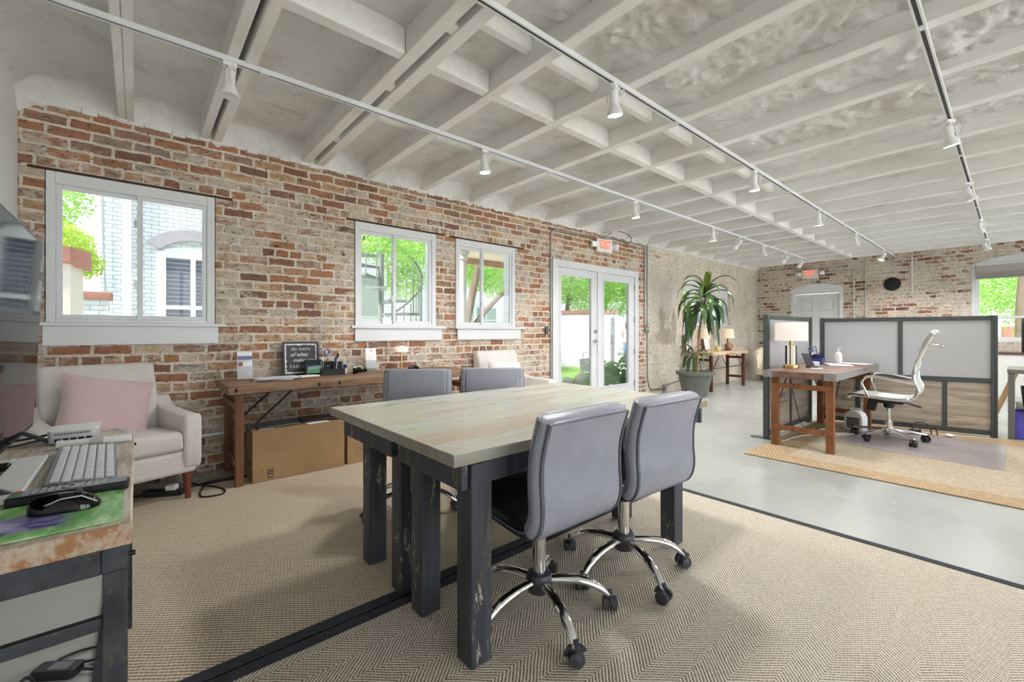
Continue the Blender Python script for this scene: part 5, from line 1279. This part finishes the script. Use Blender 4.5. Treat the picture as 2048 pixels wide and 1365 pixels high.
# silver shelf plate / tray in front of the screen
tr_ = thing('document_tray', 'pale glossy frame-shaped tray lying on the plank desk beside the keyboard', 'tray', (2.62,-.235,D))
pc = thing('mini_computer', 'small silver mini computer with ports on the far end of the plank desk', 'computer', (2.155,-.165,D), R(0))
mb = MB(); mb.prism(rrect(.12,.125,.016), 'z', .003, .042); mb.build('case', M['silver'], pc, bevel=.002)
mb = MB(); mb.prism(rrect(.122,.127,.016), 'z', .042, .046); mb.build('lid', M['white_plastic'], pc, bevel=.001)
mb = MB()
for i in range(16): mb.box(.0598,.0606,-.045+i*.0055,-.042+i*.0055,.030,.037)
for i in range(5): mb.box(.0598,.0606,-.045+i*.019,-.031+i*.019,.007,.019)
mb.build('port', M['black_plastic'], pc)
mb = MB(); mb.tube([(-.02+.0*0,.085+.022*math.cos(2*PI*i/20),.006) if 0 else (-.01+.008*math.sin(2*PI*i/20),.094+.03*math.cos(2*PI*i/20),.012) for i in range(20)], .003, 8, closed=True)
tag(mb.build('metal_ring_clip', M['chrome'], loc=(2.13,-.17,D)), 'metal loop clip right of the silver mini computer', 'clip')
pn = thing('stylus_case', 'white plastic stylus tube lying in front of the mini computer', 'stylus', (2.30,-.105,D), R(84))
mb = MB(); mb.cyl((-.08,0,.013),(.09,0,.013),.012,n=20); mb.build('tube', M['white_plastic'], pn)
mb = MB(); mb.cyl((-.015,0,.0135),(.02,0,.0135),.0128,n=20); mb.build('collar', M['silver'], pn); mb = MB(); mb.cyl((-.092,0,.013),(-.078,0,.013),.0135,n=20); mb.build('end_cap', M['white_plastic'], pn)
kb = thing('keyboard', 'slim silver and white keyboard on the plank desk', 'keyboard', (2.60,-.108,D), R(2))
mb = MB(); mb.prism([(-.068,.002),(.062,.002),(.062,.008),(-.066,.02),(-.068,.02)], 'x', -.225, .225); kbm = mb
mb.build('case', plain('grey_keyboard_case', srgb(112,114,120), .4, .2), kb, bevel=.002)
M['key'] = plain('white_keycap', srgb(228,229,232), .45, var=.02)
mb = MB()
nrow = 6
for r_ in range(nrow):
    y0 = -.058+r_*.0196
    x = -.216
    while x < .21:
        w_ = .0165 if rnd.random() > .12 else .030
        if r_ == 5 and -.1 < x < .02: w_ = .10
        w_ = min(w_, .217-x)
        if w_ < .008: break
        zt = .020-.012*(y0+.066)/.128
        mb.box(x,x+w_,y0,y0+.0158,zt-.002,zt+.0045); x += w_+.0046
mb.build('keys', M['key'], kb, smooth=0, bevel=.0015)
rm = thing('remote_control', 'long grey and black remote control in front of the keyboard', 'remote control', (2.885,-.115,D), R(87))
mb = MB(); mb.prism([(-.024,.0),(.024,.0),(.026,.012),(.022,.02),(-.022,.02),(-.026,.012)], 'x', -.10, .10); mb.build('body', M['black_plastic'], rm, bevel=.004)
mb = MB(); mb.box(-.096,.096,-.02,.02,.0195,.0215); mb.build('face', plain('mid_grey_face', srgb(128,130,134), .4), rm, bevel=.001)
mb = MB()
for i in range(11):
    for j in range(3):
        if 5 <= i <= 6: continue
        mb.cbox((-.07+i*.0125,-.012+j*.012,.0225),(.008,.008,.003))
mb.lathe([(.006,.0215),(.014,.0215),(.014,.0245),(.006,.0245)], c=(.0,0,0), n=20, cap=False)
mb.build('buttons', plain('button_grey', srgb(176,178,180), .4), rm)
mb = MB(); mb.cyl((-.085,.010,.021),(-.085,.010,.0248),.006); mb.build('power_button', plain('red_button', srgb(196,72,60), .4), rm)
mb = MB(); mb.cyl((-.085,-.010,.021),(-.085,-.010,.0248),.006); mb.build('source_button', plain('green_button', srgb(60,140,80), .4), rm)
t = NT('photo_mouse_mat'); v = t.obj(); n1 = t.noise(t.mapping(v,(14,34,1)), 1, 5, .65, .6); sep = t.n('SeparateXYZ', None, Vector=v)
gcol = t.ramp(n1, [(.3,srgb(66,140,58)),(.5,srgb(134,196,112)),(.68,srgb(196,226,176))])
vc = t.ramp(t.noise(v, 16, 4, .6, 1), [(.35,srgb(60,50,120)),(.5,srgb(150,140,200)),(.65,srgb(206,200,226))])
dd = t.math('ADD', t.math('MULTIPLY', t.math('ABSOLUTE', t.math('ADD', sep.outputs[0], -.02)), 1.0), t.math('MULTIPLY', t.math('SUBTRACT', t.noise(v, 18, 4), .5), .07))
mk = t.step(dd, .058, .048); mk = t.math('MULTIPLY', mk, t.step(sep.outputs[1], .06, .02))
M['mat_photo'] = t.bsdf(t.mix(mk, gcol, vc), .35)
mb = MB(); mb.prism(rrect(.22,.25,.02), 'z', 0, .003); tag(mb.build('mouse_mat', M['mat_photo'], loc=(3.025,-.148,D)), 'green and violet printed mouse mat at the near corner of the plank desk', 'mouse mat')
ms = thing('computer_mouse', 'glossy black curved computer mouse on the printed mat', 'mouse', (3.0,-.115,D+.0032), R(80))
def mouse_loops():
    L = []
    for i in range(13):
        f = -1+2*i/12; wd = .031*math.sqrt(max(.02,1-f*f*.92))*(1-.12*math.cos(f*3)); ht = .036*math.sqrt(max(.03,1-((f+.15)/1.2)**2)) 
        L.append([(f*.055, wd*c, 0.0006+max(0,ht*s_)) for c, s_ in [(math.cos(PI*j/12), math.sin(PI*j/12)**.8) for j in range(13)]])
    return L
mb = MB(); mb.loft(mouse_loops()); mb.build('shell', M['gloss_black'], ms, smooth=70)
mb = MB(); mb.tube([(.052,-.012,.012),(.03,-.02,.030),(.0,-.024,.030),(-.03,-.022,.018)], .0015, 6); mb.build('trim_line', M['silver'], ms)
mb = MB(); mb.cyl((.02,-.004,.034),(.02,.004,.034),.007,n=16); mb.build('scroll_wheel', M['dark_plastic'], ms)
# pale tray = angled frame with wood showing through its middle
mb = MB(); X0, X1, Y0, Y1 = -.20,.25,-.22,.035
mb.box(X0,X1,.0-.03,Y1,0,.012); mb.box(X0,X0+.05,Y0,-.03,0,.012); mb.box(X1-.06,X1,Y0,-.03,0,.0119); mb.build('rim', M['white_plastic'], tr_, bevel=.003)
mb = MB(); mb.box(X0+.055,X0+.10,Y0,-.032,0,.014); mb.build('black_bar', M['gloss_black'], tr_, bevel=.002)
cable('black power cable running from the mini computer behind the screen', [(2.14,-.235,.785),(2.13,-.30,.775),(2.16,-.40,.772),(2.25,-.52,.770)], .004)
cable('second black cable plugged into the mini computer, lying on the plank desk', [(2.17,-.235,.777),(2.19,-.31,.767),(2.26,-.42,.766),(2.4,-.5,.766)], .0035)
# floor under and round the desk
pa = thing('power_adapter', 'black laptop power adapter on the concrete under the plank desk', 'power adapter', (2.235,-.20,.001), R(55))
mb = MB(); mb.prism(rrect(.13,.055,.012), 'z', 0, .03); mb.build('brick', M['black_plastic'], pa, bevel=.004)
mb = MB(); mb.cbox((.01,.0,.0305),(.06,.035,.001)); mb.build('rating_label', plain('grey_label', srgb(120,122,128), .5), pa)
mb = MB(); mb.tube(spline([(.065,0,.015),(.12,.01,.006),(.16,.06,.005),(.10,.12,.006),(.0,.11,.006),(-.05,.06,.006),(.0,.035,.008),(.1,.055,.008)], 8), .0042, 8); mb.build('cord', M['black_plastic'], pa)
cable('black cable ring at the bottom left corner under the plank desk', [(2.30,-.26,.006),(2.27,-.25,.02),(2.24,-.27,.03),(2.27,-.30,.01),(2.31,-.28,.006)], .005)
cable('black looped cord on the rug beside the leg of the corner armchair', [(.30,.30,.016),(.45,.36,.016),(.60,.33,.016),(.70,.34,.016),(.72,.44,.016),(.64,.47,.016),(.52,.43,.016),(.44,.36,.019)], .0055)
cable('black cord running along the rug from under the armchair to the boxes', [(.40,.0,.016),(.42,.25,.017),(.36,.42,.016),(.33,.62,.012)], .0045)
sg = thing('surge_protector', 'white plug in a black extension block under the corner armchair', 'power strip', (.47,.14,.0098), R(60))
mb = MB(); mb.box(-.12,.12,-.03,.03,0,.04); mb.build('block', M['black_plastic'], sg, bevel=.006)
mb = MB(); mb.cbox((.05,-.005,.055),(.06,.05,.035)); mb.build('plug', M['white_plastic'], sg, bevel=.005)
# ------------------------------------------------------------------ outside
GZ = -.15
t = NT('pale_paving'); v = t.obj()
t.bsdf(t.ramp(t.noise(v, 1.2, 5), [(.3,srgb(206,204,196)),(.7,srgb(226,224,218))]), .9); M['paving'] = t.m
mb = MB(); mb.box(-60,-.21,-40,70,GZ-.05,GZ); mb.build('outside_ground', M['paving'], smooth=0, kind='structure')
mb = MB(); mb.box(-.3,60,12.32,70,GZ-.05,GZ); mb.build('outside_ground', M['paving'], smooth=0, kind='structure')
mb = MB(); mb.box(8.92,60,-40,12.3,GZ-.05,GZ); mb.build('outside_ground', M['paving'], smooth=0, kind='structure')
def leafmat(name, a, b, tr):
    t = NT(name); n_ = t.noise(t.obj(), 3.0, 4, .7)
    c = t.ramp(n_, [(.35,a),(.65,b)])
    d = t.n('BsdfDiffuse', None, Color=c); s = t.n('BsdfTranslucent', None, Color=t.mix(.5, c, tr)); m = t.n('MixShader', None, _0=.5)
    t.t.links.new(d.outputs[0], m.inputs[1]); t.t.links.new(s.outputs[0], m.inputs[2]); t.t.links.new(m.outputs[0], t.out.inputs[0]); return t.m
M['leaf1'] = leafmat('spring_leaves', srgb(136,188,96), srgb(196,228,142), srgb(212,240,150))
M['leaf2'] = leafmat('deep_leaves', srgb(80,136,76), srgb(132,186,104), srgb(160,210,110))
M['leaf3'] = leafmat('yellow_green_leaves', srgb(156,196,76), srgb(208,226,118), srgb(226,238,130))
M['trunk'] = plain('tree_bark', srgb(116,102,86), .9, var=.2, scale=10, bump=.4)
def leaves(mb, blobs, n, s, seed):
    rn = random.Random(seed); tot = sum(b[3]**2 for b in blobs)
    for (x,y,z,r) in blobs:
        for _ in range(int(n*r*r/tot)):
            while 1:
                p = Vector((rn.uniform(-1,1),rn.uniform(-1,1),rn.uniform(-1,1)))
                if .1 < p.length < 1: break
            p = p*(.55+.45*rn.random())/max(p.length,.55) if rn.random() < .7 else p
            c = Vector((x,y,z))+Vector((p.x*r,p.y*r,p.z*r*.8))
            a = Vector((rn.gauss(0,1),rn.gauss(0,1),rn.gauss(0,.7))).normalized(); b = a.cross(Vector((rn.gauss(0,1),rn.gauss(0,1),rn.gauss(0,1)))).normalized()
            L = s*rn.uniform(.6,1.3); W_ = L*.5
            mb.quad(c-a*L*.5, c+b*W_*.5, c+a*L*.5, c-b*W_*.5)
def tree(label, blobs, n, s, seed, mat, trunks, group=None):
    t_ = thing('tree', label, 'tree', (0,0,0), 0, group)
    mb = MB(); leaves(mb, blobs, n, s, seed); mb.build('foliage', mat, t_, smooth=0)
    for tr in trunks:
        mb = MB(); mb.tube(spline([q[:3] for q in tr], 5), [tr[0][3]+(tr[-1][3]-tr[0][3])*i/((len(tr)-1)*5) for i in range((len(tr)-1)*5+1)], 10); mb.build('trunk', M['trunk'], t_)
    return t_
# white painted brick building opposite the first window
t = NT('white_painted_brick'); sep = t.n('SeparateXYZ', None, Vector=t.obj()); cm = t.n('CombineXYZ', None, X=sep.outputs[1], Y=sep.outputs[2])
nz = t.n('TexNoise', None, Vector=cm.outputs[0], Scale=5.0, Detail=3); wv = t.n('VectorMath', {'operation':'MULTIPLY_ADD'}, _0=nz.outputs['Color'], _1=(.03,.03,0), _2=cm.outputs[0])
br = t.n('TexBrick', None, Vector=wv.outputs[0], Color1=srgb(214,218,220), Color2=srgb(202,208,211), Mortar=srgb(158,166,172), Scale=1.0, Mortar_Size=.008, Mortar_Smooth=.4, Brick_Width=.24, Row_Height=.085)
M['white_brick'] = t.bsdf(br.outputs['Color'], .8, 0, t.math('SUBTRACT', 1.0, br.outputs['Fac']), .5, .01)
M['out_white'] = plain('exterior_white_paint', srgb(220,223,226), .6, var=.02)
M['red_coping'] = plain('red_brick_coping', srgb(166,118,104), .9, var=.18, scale=9, bump=.4)
t = NT('grey_louvre'); sep = t.n('SeparateXYZ', None, Vector=t.obj()); q = t.math('FRACT', t.math('MULTIPLY', sep.outputs[2], 1/.09))
M['louvre'] = t.bsdf(t.mix(t.step(q, .0, .16), srgb(196,200,208), srgb(88,92,106)), .6)
bd = thing('white_building', 'white painted brick building with an arched louvred window outside the first window', 'building', (-7.5,0,0))
mb = MB(); mb.box(-3,0,-.556,6.9,GZ,7); mb.build('wall', M['white_brick'], bd, smooth=0)
f = mb = MB(); mb.box(-.02,.06,.30,.46,.7,2.72); mb.box(-.02,.06,1.40,1.56,.7,2.72); mb.box(-.02,.05,.88,.97,.7,2.75); mb.box(-.02,.052,.46,1.40,1.62,1.70)
mb.prism([(.30,2.72)]+[(.93+.63*math.cos(R(180-180*i/12)), 2.72+.26*math.sin(R(180*i/12))) for i in range(1,12)]+[(1.56,2.72)], 'x', -.02, .045)
f = mb.build('window_frame', M['out_white'], bd)
mb = MB(); mb.box(-.01,.03,.46,.88,.7,2.76); mb.build('shutter', M['louvre'], f); mb = MB(); mb.box(-.01,.03,.97,1.40,.7,2.76); mb.build('shutter', M['louvre'], f)
mb = MB(); mb.loft([[(x,.93+r*math.cos(R(a)),2.50+r*.86*math.sin(R(a))) for x, r in ((0,.72),(.09,.72),(.09,.99),(0,.99))] for a in range(142,37,-6)]); mb.build('arch_hood', plain('grey_lilac_brick', srgb(168,163,168), .9, var=.08, scale=14, bump=.4), bd)
mb = MB(); mb.box(-.02,.04,4.55,5.15,1.6,2.6); mb.build('grey_shutter', plain('grey_green_shutter', srgb(146,156,150), .7), bd)
mb = MB(); mb.box(0,.09,-.2,-.09,GZ,7); mb.build('downpipe', plain('pale_blue_downpipe', srgb(218,230,238), .5), bd)
mb = MB(); mb.tube(spline([(.03,-.50,7),(.04,-.52,4),(.03,-.49,2.2),(.05,-.44,1.9)]), .012, 6); mb.build('cable', M['steel'], bd)
sw = thing('garden_wall', 'pale stucco garden wall with red brick coping outside the first window', 'wall', (-3.2,0,0))
mb = MB(); mb.prism([(-3,-.2),(-3,.2),(-.60,.2),(-.52,.12),(-.50,0),(-.52,-.12),(-.60,-.2)], 'z', GZ, 1.98) if 0 else mb.loft([[(-.2,-3,z),(-.2,-.60,z),(-.12,-.53,z),(0,-.505,z),(.12,-.53,z),(.2,-.60,z),(.2,-3,z)] for z in (GZ,1.97)]); mb.build('stucco', plain('warm_stucco', srgb(206,200,190), .9, var=.05, scale=20, bump=.3), sw)
mb = MB(); mb.loft([[(-.27,-3,z),(-.27,-.60,z),(-.16,-.47,z-(.06 if z < 2.05 else .02)),(.0,-.43,z-(.10 if z < 2.05 else .03)),(.16,-.47,z-(.06 if z < 2.05 else .02)),(.27,-.60,z),(.27,-3,z)] for z in (1.97,2.14)]); mb.build('coping', M['red_coping'], sw)
sw = thing('garden_wall', 'low white brick garden wall with red coping against the white building', 'wall', (-6.2,0,0))
mb = MB(); mb.box(-.15,.15,-2.6,-.38,GZ,1.70); mb.build('wall', M['white_brick'], sw, smooth=0); mb = MB(); mb.box(-.2,.2,-2.6,-.33,1.70,1.83); mb.build('coping', M['red_coping'], sw, bevel=.02)
tree('bright green tree left of the white building outside the first window', [(-9.5,-2.2,4.2,1.5),(-9,-1.7,2.9,1.0),(-9.8,-2.2,5.4,1.1)], 11000, .11, 21, M['leaf1'], [[(-9.5,-2.1,GZ,.1),(-9.4,-2,2,.08),(-9.5,-1.7,4,.05)]])
tree('yellow-green bush above the stucco garden wall', [(-4.4,-.85,2.35,.42),(-4.3,-.62,2.1,.28)], 4200, .055, 22, M['leaf3'], [[(-4.4,-.85,GZ,.03),(-4.4,-.85,1.2,.025),(-4.4,-.8,2.2,.015)]])
# spiral stair
st = thing('spiral_stair', 'grey metal spiral stair outside the second window', 'staircase', (-4.0,3.7,GZ))
sm_ = plain('grey_painted_iron', srgb(126,132,130), .6)
mb = MB(); mb.cyl((0,0,0),(0,0,4.2),.055); mb.build('pole', sm_, st)
for i in range(15):
    a = R(200-27*i); z = .2+.235*i; b = a-R(27)
    mb = MB(); mb.loft([[(.05*math.cos(a),.05*math.sin(a),q),(.82*math.cos(a),.82*math.sin(a),q),(.84*math.cos((a+b)/2),.84*math.sin((a+b)/2),q),(.82*math.cos(b),.82*math.sin(b),q),(.05*math.cos(b),.05*math.sin(b),q)] for q in (z,z+.045)])
    tr_ = mb.build('tread', sm_, st)
    for c in (a,(a+b)/2):
        mb = MB(); mb.cyl((.80*math.cos(c),.80*math.sin(c),z+.04),(.80*math.cos(c),.80*math.sin(c),z+.98),.011,n=6); mb.build('baluster', sm_, st)
mb = MB(); mb.tube([(.80*math.cos(R(200-9*i)),.80*math.sin(R(200-9*i)),.2+.235*i/3+.95) for i in range(46)], .022, 8); mb.build('handrail', sm_, st)
tree('crape tree with leaning trunks between the second and third windows', [(-2.6,3.55,2.75,.5),(-2.6,2.9,2.8,.48),(-4.9,4.6,3.2,.95),(-5.2,5.4,3.4,1.0),(-4.9,6.6,3.2,.9),(-5.0,3.3,3.3,.85),(-5.6,7.4,3.0,.9),(-5.0,4.75,2.3,.55),(-4.7,6.1,2.75,.5),(-4.8,7.3,2.5,.6)], 24000, .075, 23, M['leaf1'],
     [[(-4,5.55,GZ,.13),(-4,5.75,1.2,.11),(-4.1,6.15,2.6,.08),(-4.3,6.4,3.6,.05)],[(-4,5.65,.75,.08),(-4,6.2,1.5,.07),(-4.1,7.2,2.35,.05),(-4.3,7.9,3.0,.03)],[(-4.05,5.8,1.1,.07),(-4.2,5.5,2.4,.05),(-4.6,5.0,3.4,.03)]])
# porch outside the third window
pc_ = thing('porch', 'porch roof with round white column outside the third window', 'porch', (0,0,0))
t = NT('cream_beadboard'); sep = t.n('SeparateXYZ', None, Vector=t.obj()); g = t.step(t.math('ABSOLUTE', t.math('SUBTRACT', t.math('FRACT', t.math('MULTIPLY', sep.outputs[0], 1/.09)), .5)), .44, .5)
bb = t.bsdf(t.mix(g, srgb(236,220,196), srgb(180,160,136)), .6)
mb = MB(); mb.box(-2.1,-.22,3.75,5.6,2.47,2.52); mb.build('porch_ceiling', bb, pc_, smooth=0)
mb = MB(); mb.box(-2.2,-2.1,3.7,5.65,2.36,2.62); mb.build('fascia', plain('tan_fascia', srgb(190,164,140), .7), pc_)
mb = MB(); mb.box(-2.2,-.22,3.7,5.65,2.62,2.70); mb.build('roof', plain('grey_roof', srgb(150,146,142), .8), pc_)
mb = MB(); mb.lathe([(.13,GZ),(.13,GZ+.08),(.10,GZ+.14),(.098,.9),(.088,2.28),(.11,2.30),(.11,2.33),(.095,2.35),(.14,2.40),(.14,2.468)], c=(-1.5,3.93,0), n=28); mb.build('column', M['out_white'], pc_)
# white house behind
hs = thing('white_house', 'white clapboard house with a glazed door seen low through the third window', 'building', (-10,0,0))
t = NT('clapboard'); sep = t.n('SeparateXYZ', None, Vector=t.obj()); q = t.math('FRACT', t.math('MULTIPLY', sep.outputs[2], 1/.14))
cb_m = t.bsdf(t.mix(t.step(q, .0, .12), srgb(196,202,206), srgb(236,238,238)), .7)
mb = MB(); mb.box(-3,0,8.2,14.2,GZ,3.3); mb.build('wall', cb_m, hs, smooth=0)
mb = MB(); mb.box(-.02,.06,10.25,10.42,GZ,2.3); mb.box(-.02,.06,11.42,11.6,GZ,2.3); mb.box(-.02,.06,10.42,11.42,2.12,2.3); mb.box(-.02,.05,10.42,11.42,GZ,1.1); fr = mb.build('door_frame', M['out_white'], hs)
mb = MB(); mb.box(-.02,.03,10.42,11.42,1.1,2.12); mb.build('door_glass', plain('grey_green_glass', srgb(150,170,160), .1), fr)
mb = MB(); mb.box(.0,.04,10.9,10.94,1.1,2.12); mb.box(.0,.038,10.42,11.42,1.6,1.64); mb.build('muntin', M['out_white'], fr)
mb = MB(); mb.box(-.3,.3,8.0,14.4,3.3,3.45); mb.build('eave', M['out_white'], hs)
mb = MB(); mb.box(0,.3,12.1,12.5,GZ,3.3); mb.build('corner_post', M['out_white'], hs)
tree('tall green tree behind the white clapboard house', [(-16,12,6,2.2),(-16,15,5.5,2.2),(-15.8,9,5.6,2.0)], 5200, .22, 24, M['leaf2'], [[(-16,12,GZ,.2),(-16,12,4,.15),(-16,12.5,6,.1)]])
# courtyard beyond the french door
A = Vector((-6.59,11.23,0)); B = Vector((-5.02,13.05,0)); d_ = (B-A).normalized(); rz_ = math.atan2(d_.y,d_.x); L = (B-A).length
gw = thing('garden_wall', 'white rendered courtyard wall with brick coping beyond the french door', 'wall', A, rz_)
mb = MB(); mb.box(-1.5,L,0,.3,GZ,1.78); mb.build('render', M['out_white'], gw, smooth=0)
mb = MB(); mb.box(-1.5,L+.03,-.05,.35,1.78,1.90); mb.build('coping', M['red_coping'], gw, bevel=.01)
mb = MB(); mb.box(L-.24,L-.12,-.04,-.001,GZ,1.66); mb.build('gate_post', plain('slate_grey_post', srgb(128,130,136), .6), gw)
tree('broad bright tree above the courtyard wall, left pane of the french door', [(-10.6,16.6,4.1,2.0),(-10,17.6,3.0,1.5),(-11.2,15.2,3.4,1.6)], 16000, .12, 25, M['leaf1'], [[(-10.6,16.6,GZ,.16),(-10.6,16.6,2.2,.12),(-10.5,16.8,4,.07)]])
tree('second bright tree above the courtyard wall, right pane of the french door', [(-8.4,19.0,4.0,1.8),(-7.6,19.6,2.7,1.3),(-9.1,18.6,2.9,1.3)], 15000, .12, 26, M['leaf1'], [[(-8.3,19.1,GZ,.12),(-8.3,19.0,1.6,.1),(-8.4,19.0,3.6,.06)]])
tree('distant grey-green tree far beyond the courtyard', [(-14,22,6,2.6),(-12,24,5,2.2)], 3000, .3, 27, M['leaf2'], [[(-13,23,GZ,.2),(-13,23,5,.12)]])
lawn = []
mb = MB(); rn = random.Random(5)
for i in range(5200):
    q = rn.random(); w_ = rn.uniform(9.2,15.3); u_ = rn.uniform(1085,1202); fx_, fy_ = -.757, .6534; k_ = (u_-1024)/868
    x = 4.31+w_*(fx_+k_*.6534); y = w_*(fy_+k_*.757); hgt = rn.uniform(.05,.14); a = rn.uniform(0,6.3); dx, dy = math.cos(a)*.012, math.sin(a)*.012; lx, ly = rn.uniform(-.04,.04), rn.uniform(-.04,.04)
    mb.bm.faces.new([mb.bm.verts.new(p) for p in ((x-dx,y-dy,GZ),(x+dx,y+dy,GZ),(x+lx,y+ly,GZ+hgt))])
g = mb.build('grass', M['leaf1'], smooth=0); tag(g, 'short green grass of the courtyard lawn beyond the french door', 'grass', kind='stuff')
ys = thing('yard_sign', 'blank white yard sign standing on the courtyard lawn', 'sign', (-1.95,7.78,GZ), R(49))
mb = MB(); mb.cbox((0,0,.55),(.52,.02,.30),(0,R(-6),0)); mb.build('panel', plain('white_sign_panel', srgb(236,234,240), .5), ys, bevel=.003)
mb = MB(); mb.cyl((-.19,0,0),(-.19,0,.80),.008,n=8); mb.tube(fillet([(-.19,0,.78),(-.15,0,.82),(.19,0,.84)],.02), .007, 8); mb.cyl((.19,0,0),(.19,0,.84),.008,n=8); mb.build('stake', M['steel'], ys)
def rock(label, loc, r, seed):
    mb = MB(); mb.ball((0,0,0), r, 10, (1.1,.9,.85))
    for v_ in mb.bm.verts: v_.co *= 1+.18*noise.noise(v_.co*(2.2/r)*.5+Vector((seed,0,0)))
    bmesh.ops.remove_doubles(mb.bm, verts=mb.bm.verts, dist=.002)
    return tag(mb.build('boulder', plain('pale_stone_%d' % seed, srgb(196,190,176), .9, var=.12, scale=8, bump=.4), loc=loc, smooth=60), label, 'rock')
rock('small pale boulder on the lawn just outside the french door', (-2.60,7.70,GZ+.10), .15, 1)
rock('larger pale boulder right of the small one outside the french door', (-2.30,7.90,GZ+.15), .22, 2)
sh = thing('leafy_shrub', 'leafy shrub with broad leaves outside the right leaf of the french door', 'shrub', (-.95,6.95,GZ))
mb = MB(); leaves(mb, [(0,0,.35,.42),(.25,.3,.32,.38),(-.3,.3,.45,.35),(.1,.6,.5,.35)], 620, .17, 28); mb.build('foliage', M['leaf2'], sh, smooth=0)
mb = MB()
for a in range(0,360,60): mb.tube(spline([(0,0,0),(.1*math.cos(R(a)),.1*math.sin(R(a))+.1,.25),(.28*math.cos(R(a)),.25+.28*math.sin(R(a)),.5)]), .008, 6)
mb.build('stem', M['trunk'], sh)
# person at the gate
pe = thing('person', 'person in a pale pink top and blue jeans walking at the courtyard gate', 'person', (-5.69,14.69,GZ), R(20))
def skin(name, V, E, rad, mat, parent, sub=2):
    me = bpy.data.meshes.new(name); me.from_pydata(V, E, []); o = bpy.data.objects.new(name, me); C.objects.link(o); o.parent = parent
    sk = o.modifiers.new('skin','SKIN'); sb = o.modifiers.new('sub','SUBSURF'); sb.levels = sb.render_levels = sub
    for i, r_ in enumerate(rad): me.skin_vertices[0].data[i].radius = (r_, r_) if not isinstance(r_, tuple) else r_
    me.skin_vertices[0].data[0].use_root = True
    me.materials.append(mat); return o
sk_m = plain('skin', srgb(216,170,146), .6, var=.03)
V = [(0,0,.94),(0,0,1.12),(0,0,1.36),(0,.01,1.43),(0,.02,1.47),(0,.035,1.56),(0,.03,1.64),
     (-.17,0,1.36),(-.22,.05,1.12),(-.16,.25,1.06),(-.13,.31,1.06),(.17,0,1.36),(.22,.04,1.12),(.17,.22,1.04),(.14,.29,1.04),
     (-.09,0,.88),(-.10,.06,.50),(-.10,-.02,.09),(-.10,.10,.03),(.09,0,.88),(.10,-.04,.50),(.10,-.14,.10),(.10,-.03,.03)]
Eg = [(0,1),(1,2),(2,3),(3,4),(4,5),(5,6),(2,7),(7,8),(8,9),(9,10),(2,11),(11,12),(12,13),(13,14),(0,15),(15,16),(16,17),(17,18),(0,19),(19,20),(20,21),(21,22)]
rad = [.13,.12,.13,.06,.055,.095,.075,.055,.042,.032,.028,.055,.042,.032,.028,.085,.055,.04,.035,.085,.055,.04,.035]
skin('body', V, Eg, rad, sk_m, pe)
mb = MB(); mb.loft([[((r_*math.cos(2*PI*i/20)),.7*r_*math.sin(2*PI*i/20)+yo,z) for i in range(20)] for z, r_, yo in ((.86,.19,0),(.95,.185,0),(1.12,.165,0),(1.3,.195,0),(1.40,.17,0),(1.44,.08,.01))]); 
for s_ in (-1,1): mb.tube([(s_*.15,0,1.37),(s_*.21,.02,1.26),(s_*.23,.05,1.12)], [.075,.068,.058], 12)
mb.build('top', plain('pale_pink_cloth', srgb(230,196,190), .8), pe, smooth=60)
mb = MB(); mb.tube([(-.09,0,.93),(-.095,.01,.86),(-.10,.06,.50),(-.10,-.02,.10)], [.10,.105,.078,.062], 16); mb.tube([(.09,0,.93),(.095,0,.86),(.10,-.04,.50),(.10,-.14,.11)], [.10,.105,.078,.062], 16); mb.build('jeans', plain('light_blue_denim', srgb(136,156,190), .85), pe)
mb = MB(); mb.ball((0,.015,1.585),.112,10,(.95,1.0,1.05)); mb.tube([(0,-.05,1.58),(0,-.08,1.46),(0,-.08,1.36)],[.09,.085,.05],12); mb.build('hair', plain('brown_hair', srgb(110,82,62), .6), pe)
# beyond the arched windows and the far window
mb = MB(); mb.box(-4.2,-4,14.4,24,GZ,1.55); tag(mb.build('boundary_wall', M['out_white'], smooth=0), 'white boundary wall glimpsed low through the arched windows', 'wall')
tree('leafy tree seen through the arched windows behind the potted plant', [(-6.5,20,3.6,1.9),(-6,23,3.8,2.0),(-5.4,26,3.4,2.0)], 9000, .16, 29, M['leaf1'], [[(-6.5,20.5,GZ,.15),(-6.4,20.5,3,.1)]])
tree('big green tree with a pale trunk outside the far arched window', [(5.6,20,3.6,2.0),(3.4,21,3.2,2.0),(7.6,21,3.0,2.0),(2.6,23,3.0,2.2),(5.4,22.5,2.0,1.7)], 20000, .14, 30, M['leaf1'], [[(4.45,18.4,GZ,.13),(4.42,18.4,1.6,.12),(4.5,18.6,3.2,.10)]])
mb = MB(); mb.box(3.95,4.1,15.2,15.35,GZ,1.55); tag(mb.build('gate_post', M['out_white'], bevel=.01), 'white gate post outside the far arched window', 'post')
mb = MB(); mb.box(3.2,9.5,26,26.3,GZ,1.35); tag(mb.build('boundary_wall', M['red_coping'], smooth=0), 'low red brick wall in the distance outside the far arched window', 'wall')
# ------------------------------------------------------------------ lamps of the room
def spot(loc, power, col=(1,.972,.958), size=R(155), rad=.12):
    l = bpy.data.lights.new('track_spot', 'SPOT'); l.energy = power; l.color = col; l.spot_size = size; l.spot_blend = .7; l.shadow_soft_size = rad
    o = bpy.data.objects.new('track_spot', l); C.objects.link(o); o.location = loc
    return o
for h, lit in heads:
    if lit: spot((h.location.x,h.location.y,2.44), 42)

sl = bpy.data.lights.new('sun', 'SUN'); sl.energy = 14; sl.angle = R(4); sl.color = (1,.97,.92)
so = bpy.data.objects.new('sun', sl); C.objects.link(so); so.location = (4,-6,12)
so.rotation_euler = Vector((-.16,.85,-.8)).to_track_quat('-Z','Y').to_euler()
